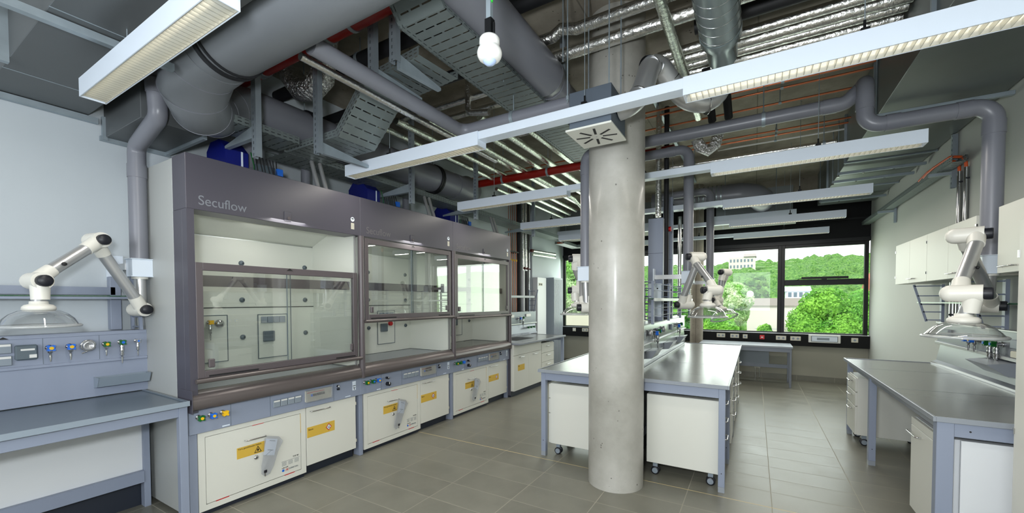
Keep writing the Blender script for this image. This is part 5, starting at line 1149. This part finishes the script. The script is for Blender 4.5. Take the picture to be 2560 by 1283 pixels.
# bulging foil elbows upper left
pipe('foil_elbow', 'crumpled foil wrapped elbow below the thick red pipe', 'pipe', [(-3.78, 2.32, 3.72), (-3.64, 2.32, 3.56), (-3.46, 2.32, 3.52), (-3.32, 2.32, 3.58), (-3.27, 2.32, 3.9)], .105, 'foilc', n=24)
pipe('foil_elbow', 'crumpled foil stub above the thick red pipe at top', 'pipe', [(-2.70, 1.72, 3.95), (-2.72, 1.70, 3.62)], .085, 'foilc', n=24)
pipe('foil_elbow', 'small foil stub and joint above the thin grey pipe corner', 'pipe', [(-2.45, 3.30, 3.9), (-2.45, 3.30, 3.45), (-2.2, 3.30, 3.40)], .030, 'foil', bend=.05, n=14)
# black pipes
for (y, z, x0, x1, r, lab) in ((2.57, 3.80, -4.45, -2.2, .06, 'black insulated pipe behind the thick red pipe'), (2.95, 3.62, -4.45, -2.25, .05, 'black pipe with clamp left of the steep cable tray'), (2.78, 3.86, -2.0, .3, .06, 'black pipe at the top behind the thick round duct'), (3.72, 3.84, -.45, .96, .055, 'black insulated pipe above the five foil pipes')):
    t = pipe('black_pipe', lab, 'pipe', [(x0, y, z), (x1, y, z)], r, 'rubber', n=20, group='black pipes under the ceiling')
    clamp(t, ((x0+x1)/2+.2, y, z), (1, 0, 0), r)
pipe('black_pipe', 'black pipe loop at the top right under the ceiling', 'pipe', [(-.05, 3.30, 3.90), (-.05, 3.50, 3.90), (.5, 3.50, 3.90), (.5, 3.2, 3.9)], .035, 'rubber', bend=.06, n=14)
for k, x in enumerate((-.42, -.27)): pipe('insulated_drop', 'black insulated pipe hanging behind first lamp, %s' % ('left one', 'right one')[k], 'pipe', [(x, 4.30, 3.78), (x+.02, 4.75, 3.45)], .038, 'rubber', n=16, group='black drops')
# dark beams or slot in the ceiling
for (x, y0, y1, lab) in ((-1.05, 3.8, 9.0, 'dark steel rail under the ceiling behind the thick column'), (.15, 2.2, 3.6, 'dark steel rail under the ceiling beside the spiral duct')):
    single('ceiling_rail', lab, 'rail', G().box(x-.02, x+.02, y0, y1, 3.95, 3.99), 'galv', loc=(x, y0, 3.97))
# copper lines
for k, (y, z, x0, x1, m) in enumerate(((5.10, 3.84, -1.3, .96, 'copper'), (5.24, 3.84, -1.3, .96, 'copper'), (5.62, 3.84, -1.3, .94, 'copper'), (6.45, 3.82, -1.3, 1.0, 'copper'), (6.62, 3.82, -1.3, 1.0, 'copper'), (6.85, 3.82, -.5, 1.0, 'white'))):
    t = pipe('copper_line', ('thin copper line high up behind lamp one', 'second thin copper line behind lamp one', 'bright copper line above the right grey pipe', 'upper copper line below the right grey pipe', 'brighter copper line below the right grey pipe', 'thin white line below the copper pair')[k], 'pipe', [(x0, y, z), (x1, y, z)], .011, m, n=10, group='copper lines across the ceiling')
    clamp(t, (.22, y, z), (1, 0, 0), .011)
for k, (y, z) in enumerate(((4.4, 3.8), (4.7, 3.8), (5.9, 3.75))): pipe('copper_line', 'copper line over the left pipe bundle, %s' % ('nearest', 'middle', 'farthest')[k], 'pipe', [(-4.45, y, z), (-1.4, y, z)], .011, 'copper', n=8, group='copper lines at left')
# spiral duct with S bend to the diffuser
t = thing('spiral_duct', 'galvanised spiral duct hanging at top, bending down to the diffuser', 'duct', (-.22, 2.4, 3.40))
q = link('duct_run', G().tube([(-.22, 1.55, 3.40), (-.22, 3.12, 3.40)], .125, n=36), 'spiral', t)
for k in range(16): link('spiral_seam', G().tube([Vector((-.22, 0, 3.40))+Vector((.126*math.cos(a), 1.58+k*.10+.10*a/(2*PI), .126*math.sin(a))) for a in [i*2*PI/28 for i in range(29)]], .0022, n=5), 'chrome', q)
link('reducer', G().tube([(-.22, 3.10, 3.40), (-.22, 3.16, 3.39), (-.22, 3.22, 3.38), (-.22, 3.38, 3.36)], .1, n=32, rs=[.130, .128, .098, .096]), 'spiral', t)
S = [(-.22, 3.36, 3.36), (-.22, 3.44, 3.27), (-.24, 3.46, 3.15), (-.33, 3.42, 3.07), (-.46, 3.34, 3.10), (-.56, 3.25, 3.22), (-.62, 3.16, 3.31), (-.67, 3.08, 3.28), (-.68, 3.00, 3.14), (-.70, 2.94, 3.02), (-.77, 2.90, 2.95), (-.84, 2.90, 2.94)]
link('flexible_bend', G().tube(fillet([Vector(p) for p in S], .2, 3), .074, n=30), 'alu', t)
for i in (1, 3, 5, 7, 9):
    p = Vector(S[i]); d = (Vector(S[i+1])-Vector(S[i-1])).normalized(); link('bend_seam', G().cyl(p-d*.003, p+d*.003, .078, n=30), 'chrome', t)
# swirl diffuser
t = thing('ceiling_diffuser', 'square swirl diffuser on grey plenum box in front of the column', 'air diffuser', (-1.01, 2.9, 2.80))
mplen = mat('plenum_steel', (96, 106, 118), 0.5, metal=0.35)
link('plenum_box', G().box(-1.14, -.84, 2.725, 3.065, 2.80, 3.055), mplen, t, bev=.002)
link('cover_plate', G().box(-1.165, -.845+.01, 2.712, 3.082, 2.786, 2.800), 'lam', t, bev=.002)
g = G()
for k in range(8):
    a = k*PI/4+.2; d = Vector((math.cos(a), math.sin(a), 0)); s = Vector((-d.y, d.x, 0)); c = Vector((-1.0, 2.897, 2.7855))
    g.obox(c+d*.095, (.10, .017, .002), Matrix((d, s, Vector((0, 0, 1)))).transposed())
link('swirl_slot', g, 'ink', t); link('screw', G().cyl((-1.0, 2.897, 2.784), (-1.0, 2.897, 2.787), .006, n=10), 'alu', t)
for x, y in ((-1.16, 2.74), (-.86, 2.74), (-1.12, 3.056), (-.87, 3.056)): link('threaded_rod', G().cyl((x, y, 3.0), (x, y, ZC), .005, n=8).cyl((x, y, 3.02), (x, y, 3.05), .012, n=8), 'galv', t)
# presence sensor on a rod
t = thing('presence_sensor', 'white round presence sensor hanging on a steel rod, upper centre', 'sensor', (-.997, 1.5, 2.67))
link('sensor_body', G().lathe([(.0, .060), (.038, .059), (.044, .050), (.044, .030), (.040, .022), (.041, .018), (.050, .008), (.054, -.006), (.053, -.018), (.046, -.032), (.034, -.040), (.0, -.041)], (-.997, 1.5, 2.675), (0, 0, 1), n=36), 'white', t)
q = link('lens', G().lathe([(.030, -.036), (.026, -.048), (.015, -.057), (.0, -.060)], (-.997, 1.5, 2.675), (0, 0, 1), n=30), mat('lens_blue', (176, 196, 232), .3), t)
link('rod', G().box(-1.008, -.986, 1.49, 1.51, 2.80, ZC), 'galv', t); link('holder', G().box(-1.012, -.980, 1.485, 1.515, 2.735, 2.81).cyl((-.975, 1.5, 2.79), (-.975, 1.5, 2.735), .006, n=8), 'blackmetal', t)
link('cable', G().tube([(-.975, 1.5, 3.3), (-.965, 1.5, 2.98), (-.985, 1.5, 2.88)], .0045, n=8), 'cgreen', t)
# galvanised duct on the right
t = thing('rectangular_duct', 'big galvanised rectangular duct along the right wall under the ceiling', 'duct', (1.4, 5, 3.34))
link('duct_body', G().box(.98, 1.80, .8, 9.5, 3.345, 3.93), 'galvd', t, bev=.003)
for y in (2.2, 3.7, 5.2, 6.7, 8.2): link('flange', G().box(.955, 1.815, y-.012, y+.012, 3.33, 3.95), 'galv', t)
for y, lab in ((5.0, 'first'), (7.0, 'second'), (7.45, 'third'), (8.8, 'fourth')):
    t = thing('duct_bearer', 'galvanised bearer rail under the right duct, %s from the camera' % lab, 'rail', (1.38, y, 3.28), 'bearer rails under the right duct')
    link('rail', G().box(.93, 1.80, y-.02, y+.02, 3.265, 3.300), 'galv', t, bev=.003); link('threaded_rod', G().cyl((.94, y, 3.24), (.94, y, ZC), .006, n=8), 'galv', t)
    link('nut', G().cyl((1.2, y, 3.255), (1.2, y, 3.266), .012, n=6).cyl((1.5, y, 3.255), (1.5, y, 3.266), .012, n=6).cyl((.94, y, 3.24), (.94, y, 3.264), .014, n=6), 'chrome', t)
t = thing('wall_strut', 'slotted strut and bracket on right wall over the wall cabinets', 'strut', (1.78, 5.75, 2.9))
g = sweep([(-.02, .041), (-.02, 0), (.02, 0), (.02, .041)], [(1.775, 6.15, 3.34), (1.775, 6.15, 2.78)], (1, 0, 0)); link('channel', g, 'strut', t, thick=.003); link('bracket', G().box(1.60, 1.80, 6.13, 6.17, 2.92, 2.95), 'galv', t)
t = thing('wall_strut', 'short bracket holding the right wall cable tray near the windows', 'strut', (1.78, 8.3, 2.9)); link('channel', G().box(1.79, 1.818, 8.28, 8.32, 2.76, 2.98), 'galv', t); link('bracket', G().box(1.60, 1.79, 8.285, 8.315, 2.92, 2.95), 'galv', t)
# convectors over the windows
for x0, x1, lab in ((-.70, .60, 'perforated white ceiling convector in front of right window'), (-3.9, -1.75, 'perforated white ceiling convector in front of the left window')):
    t = thing('chilled_unit', lab, 'air conditioner', ((x0+x1)/2, 8.87, 2.94), 'ceiling convectors')
    link('housing', G().box(x0, x1, 8.62, 9.12, 3.06, 3.17), 'lampw', t, bev=.003)
    g = G(); vs = [(x0, 8.64, 3.06), (x1, 8.64, 3.06), (x1, 8.82, 2.945), (x0, 8.82, 2.945), (x1, 9.10, 3.06), (x0, 9.10, 3.06)]
    g.add(vs[:4], [(0, 1, 2, 3)], False, [[(0, 0), (x1-x0, 0), (x1-x0, .21), (0, .21)]]); g.add([vs[3], vs[2], vs[4], vs[5]], [(0, 1, 2, 3)], False, [[(0, 0), (x1-x0, 0), (x1-x0, .3), (0, .3)]])
    link('perforated_panel', g, 'perf', t, thick=.002)
    link('end_cap', G().prism([(8.64, 3.06), (8.82, 2.945), (9.10, 3.06)], 'x', x0-.004, x0).prism([(8.64, 3.06), (8.82, 2.945), (9.10, 3.06)], 'x', x1, x1+.004), 'lampw', t)
    g = G()
    for k in range(1, 8): x = x0+(x1-x0)*k/8; g.add([(x-.004, 8.639, 3.06), (x+.004, 8.639, 3.06), (x+.004, 8.819, 2.943), (x-.004, 8.819, 2.943)], [(0, 1, 2, 3)])
    link('seam', g, 'lampw', t); link('feed_duct', G().box(x0+.05, x1-.05, 8.67, 9.07, 3.17, 3.60), 'galvd', t)
    for x in (x0+.2, x1-.3): link('threaded_rod', G().cyl((x, 8.65, 3.17), (x, 8.65, ZC), .006, n=8), 'galv', t)
t = pipe('ventilation_duct', 'dark grey round duct with elbow in front of the right window convector', 'duct', [(-1.7, 8.2, 3.44), (-.25, 8.2, 3.44), (-.02, 8.25, 3.40), (.08, 8.45, 3.36), (.1, 8.82, 3.36)], .19, 'pvc', bend=.2, n=36)
for k in range(9): link('corrugation', G().cyl((-1.1+k*.07, 8.2, 3.44), (-1.08+k*.07, 8.2, 3.44), .197, n=36), 'spiral', t)
# threaded rods and hangers seen against the concrete
for k, (x, y, z, lab) in enumerate(((-1.70, 2.75, 3.60, 'thin threaded rod right of the round duct'), (-1.30, 2.98, 3.75, 'threaded rod with cap plate left of the thick column'))):
    t = thing('threaded_rod', lab, 'rod', (x, y, ZC), 'threaded rods'); link('rod', G().cyl((x, y, z-.3), (x, y, ZC), .005, n=8), 'galv', t); link('washer', G().cyl((x, y, ZC-.012), (x, y, ZC), .022, n=12), 'galv', t)

# ================================================================== pipes in the left wall chase
specs = [(7.18, 'copper', .006), (7.26, 'copper', .006), (7.34, 'copper', .006), (7.42, 'copper', .006), (7.50, 'copper', .006), (7.61, 'rubber', .05), (7.78, 'foil', .034), (7.91, 'foil', .034), (7.99, 'rubber', .026), (8.06, 'chrome', .018)]
labs = ['thin copper riser in the wall niche, leftmost', 'thin copper riser in the wall niche, second', 'thin copper riser in the wall niche, third', 'thin copper riser in the wall niche, fourth', 'thin copper riser in the wall niche, fifth', 'thick black insulated riser in the wall niche', 'foil wrapped riser in the wall niche, left one', 'foil wrapped riser in the wall niche, right one', 'thin black riser in the wall niche', 'chrome riser at right edge of the wall niche']
for (y, m, r), lab in zip(specs, labs):
    t = pipe('riser_pipe', lab, 'pipe', [(-4.33, y, 0), (-4.33, y, 4.0)], r, m, n=12, group='risers in the wall niche')
    if m == 'foil': link('valve', G().ball((-4.29, y, 2.30), .03, n=10).cyl((-4.29, y, 2.30), (-4.22, y+.03, 2.28), .012, n=8), 'darkred', t); link('lower_sleeve', G().cyl((-4.33, y, 1.373), (-4.33, y, 2.25), r+.006, n=12), 'lamw' if y < 7.85 else 'rubber', t)
    if m == 'copper': link('pipe_collar', G().cyl((-4.33, y, 2.42), (-4.33, y, 2.46), .016, n=10), 'yellowp', t)
t = thing('mounting_rail', 'dark clip rail holding the copper risers in the wall niche', 'rail', (-4.3, 7.4, 2.6)); link('rail', G().box(-4.44, -4.30, 7.20, 7.56, 2.60, 2.625), 'blackmetal', t)
t = thing('heater_pipe_pair', 'short pair of pale foil pipes with red ends on the wall by the windows', 'pipe', (-4.2, 8.4, 2.6))
for z in (2.62, 2.70): link('pipe', G().cyl((-4.24, 8.05, z), (-4.10, 8.95, z), .028, n=14), 'foilg', t)
link('red_end', G().cyl((-4.25, 8.0, 2.70), (-4.23, 8.06, 2.70), .032, n=12), 'darkred', t)
# ================================================================== outside the windows
GZ = -6.0
import numpy as np
rng = np.random.default_rng(5)
def hill_z(x, y):
    d = math.hypot(x, y); r = max(0.0, d-90)/310
    return GZ-2+(32+14*min(abs(x/max(y, 1)-.0), .5))*(min(r, 1.0)**1.15)+1.6*math.sin(x*.021+1)+1.2*math.sin(y*.03+x*.012)
g = G(); nx, ny = 44, 36
for j in range(ny+1):
    for i in range(nx+1):
        x = -330+i*560/nx; y = 24+j*440/ny; z = hill_z(x, y) if y > 60 else GZ+(hill_z(x, 60)-GZ)*max(0, (y-30)/30)
        g.v.append((x, y, z if y > 26 else GZ))
for j in range(ny):
    for i in range(nx):
        a = j*(nx+1)+i; g.f.append((a, a+1, a+nx+2, a+nx+1)); g.sm.append(True)
struct('hillside_ground', g, 'grass')
struct('outdoor_ground', G().box(-60, 60, YF+1.2, 40, GZ-.2, GZ), 'grass')
# forest: crowns nobody could count
def ico():
    import bmesh
    bm = bmesh.new(); bmesh.ops.create_icosphere(bm, subdivisions=2, radius=1); v = np.array([p.co[:] for p in bm.verts]); f = np.array([[q.index for q in p.verts] for p in bm.faces]); bm.free(); return v, f
IV, IF = ico()
def blobs(centres, radii, sq=.85, rough=.28):
    V = []; F = []; k = 0
    for c, r in zip(centres, radii):
        n = IV*(1+rng.uniform(-rough, rough, (len(IV), 1)))*np.array([1, 1, sq])*r+np.array(c); V.append(n); F.append(IF+k); k += len(IV)
    return np.vstack(V), np.vstack(F)
cs, rs_ = [], []
for _ in range(2600):
    y = rng.uniform(88, 410); x = rng.uniform(-.60*y-15, .30*y+15); r = rng.uniform(2.4, 4.6)*(0.7+y/500)
    if y > 300 and -22 < x < 8 and y < 330: continue
    cs.append((x, y, hill_z(x, y)+r*.55)); rs_.append(r)
V, F = blobs(cs, rs_)
g = G(); g.v = [tuple(v) for v in V]; g.f = [tuple(int(i) for i in f) for f in F]; g.sm = [True]*len(g.f)
fo = single('forest', 'green wooded hillside beyond the windows', 'forest', g, 'forest', loc=(0, 240, 0)); fo['kind'] = 'stuff'
def tree(x, y, zc, r, h, m, lab, n=5200, leaf=.16):
    t = thing('tree', lab, 'tree', (x, y, GZ), 'trees outside the windows')
    link('trunk', G().tube([(x, y, GZ), (x+.1, y, GZ+(zc-GZ)*.5), (x-.05, y+.1, zc)], .3, n=10, rs=[.28, .2, .1]), 'bark', t)
    nb = 16; cc = rng.normal(size=(nb, 3)); cc /= np.linalg.norm(cc, axis=1)[:, None]; cc = cc*np.array([r*.55, r*.55, h*.5])+np.array([x, y, zc]); cr = rng.uniform(.42, .62, nb)*r
    idx = rng.integers(0, nb, n); d = rng.normal(size=(n, 3)); d /= np.linalg.norm(d, axis=1)[:, None]
    P = cc[idx]+d*(cr[idx]*rng.uniform(.82, 1.05, n))[:, None]
    nn = d+rng.normal(size=(n, 3))*.55; nn /= np.linalg.norm(nn, axis=1)[:, None]
    a = np.cross(nn, rng.normal(size=(n, 3))); a /= np.linalg.norm(a, axis=1)[:, None]; b = np.cross(nn, a); s = rng.uniform(.6, 1.3, (n, 1))*leaf
    Q = np.stack([P-a*s, P+b*s*.6, P+a*s, P-b*s*.6], 1).reshape(-1, 3)
    gg = G(); gg.v = [tuple(v) for v in Q]; gg.f = [(4*i, 4*i+1, 4*i+2, 4*i+3) for i in range(n)]; gg.sm = [False]*n
    link('foliage', gg, m, t)
    Vb, Fb = blobs(cc, cr*.86, 1.0, .12); gi = G(); gi.v = [tuple(v) for v in Vb]; gi.f = [tuple(int(i) for i in f) for f in Fb]; gi.sm = [False]*len(gi.f)
    link('inner_crown', gi, m, t)
    return t
tree(3.2, 27, -.1, 1.60, 3.0, 'leafA', 'broad bright green tree filling the lower right window', n=26000, leaf=.072)
tree(5.6, 31, .3, 1.3, 2.6, 'leafB', 'darker green tree at the right edge of the right window', n=9000, leaf=.085)
tree(-1.40, 36, 1.25, 1.2, 2.2, 'leafC', 'pale blossoming tree in the middle window', n=14000, leaf=.085)
tree(-1.55, 24, -.35, .95, 1.6, 'leafA', 'green tree low in the middle window, in front of the blossoming one', n=8000, leaf=.08)
tree(.60, 30, -.75, .55, 1.1, 'leafA', 'small green tree in front of the white low building', n=3500, leaf=.08)
tree(-7.8, 20, 2.0, 1.35, 3.4, 'leafC', 'flowering green tree close outside the left window', n=13000, leaf=.085)
tree(-12.6, 30, 1.2, 1.8, 2.6, 'leafA', 'round green tree at left edge of left window', n=5000)
tree(-5.2, 30, .6, 2.0, 2.6, 'leafB', 'green tree hidden mostly by the thick column', n=4000)
tree(-4.6, 42, 1.4, 1.7, 2.4, 'leafA', 'green tree seen between the island risers', n=4500)
tree(.3, 60, 2.2, 1.7, 3.2, 'forest', 'dark conical tree on the slope by the middle mullion', n=2500, leaf=.3)
# low white building
t = thing('building', 'low white flat-roofed building outside the middle window', 'building', (2, 44, GZ))
link('wall', G().box(-.6, 9.5, 42, 52, GZ, 1.1), 'render_w', t); link('roof_edge', G().box(-.8, 9.7, 41.8, 52.2, 1.1, 1.75), 'roof', t); link('annex', G().box(2.2, 12, 38, 42, GZ, -.4), 'render_w', t)
link('rooflight', G().box(2.4, 4.1, 43.5, 46, 1.75, 2.35).prism([(43.4, 2.35), (46.1, 2.35), (44.75, 2.8)], 'x', 2.3, 4.2), 'lampw', t)
g = G()
for k in range(4): g.box(2.5+k*.4, 2.75+k*.4, 43.47, 43.5, 1.85, 2.25)
link('rooflight_pane', g, 'winp', t); link('railing', G().box(0, 8, 41.2, 41.25, -.9, -.85), 'galv', t)
t = thing('canopy', 'low pink flat canopy beside the white building', 'canopy', (-.3, 35, GZ)); link('roof', G().box(-1.0, 3.2, 34, 37, -3.0, -2.3), mat('pink_paint', (196, 140, 132), .7), t); link('wall', G().box(-.7, 3.0, 34.2, 36.8, GZ, -3.0), 'stone', t)
t = thing('building', 'large pale manor building on the wooded hill skyline', 'building', (-8, 329, 14))
hz = hill_z(-22, 330)
link('wall', G().box(-16, 0, 322, 336, 14, 31), 'render_w', t); link('roof', G().prism([(321, 31), (337, 31), (329, 34)], 'x', -7, .5), 'roof', t)
for k in range(7):
    for z in (23.5, 27.5): w = link('window', G().box(-15.2+k*2.1, -14.2+k*2.1, 321.9, 322, z, z+2), 'winp', t)
for k, (x, y, lab) in enumerate(((-30, 78, 'red roofed house low in the left window'), (18, 70, 'red roofed house behind the broad tree at right'))):
    t = thing('house', lab, 'building', (x, y, GZ)); z = 3.4 if k == 0 else 2.4
    link('wall', G().box(x-5, x+5, y-4, y+4, GZ, z), 'render_w', t); link('roof', G().prism([(y-4.6, z), (y+4.6, z), (y, z+2.6)], 'x', x-5.4, x+5.4), 'roofred', t)
single('garden_wall', 'pale stone garden wall outside the left window', 'wall', G().box(-16, -3.5, 15.5, 15.9, -6, 1.05), 'stone', loc=(-9, 15.7, GZ))

for o in bpy.data.objects:
    if '_o' in o: del o['_o']
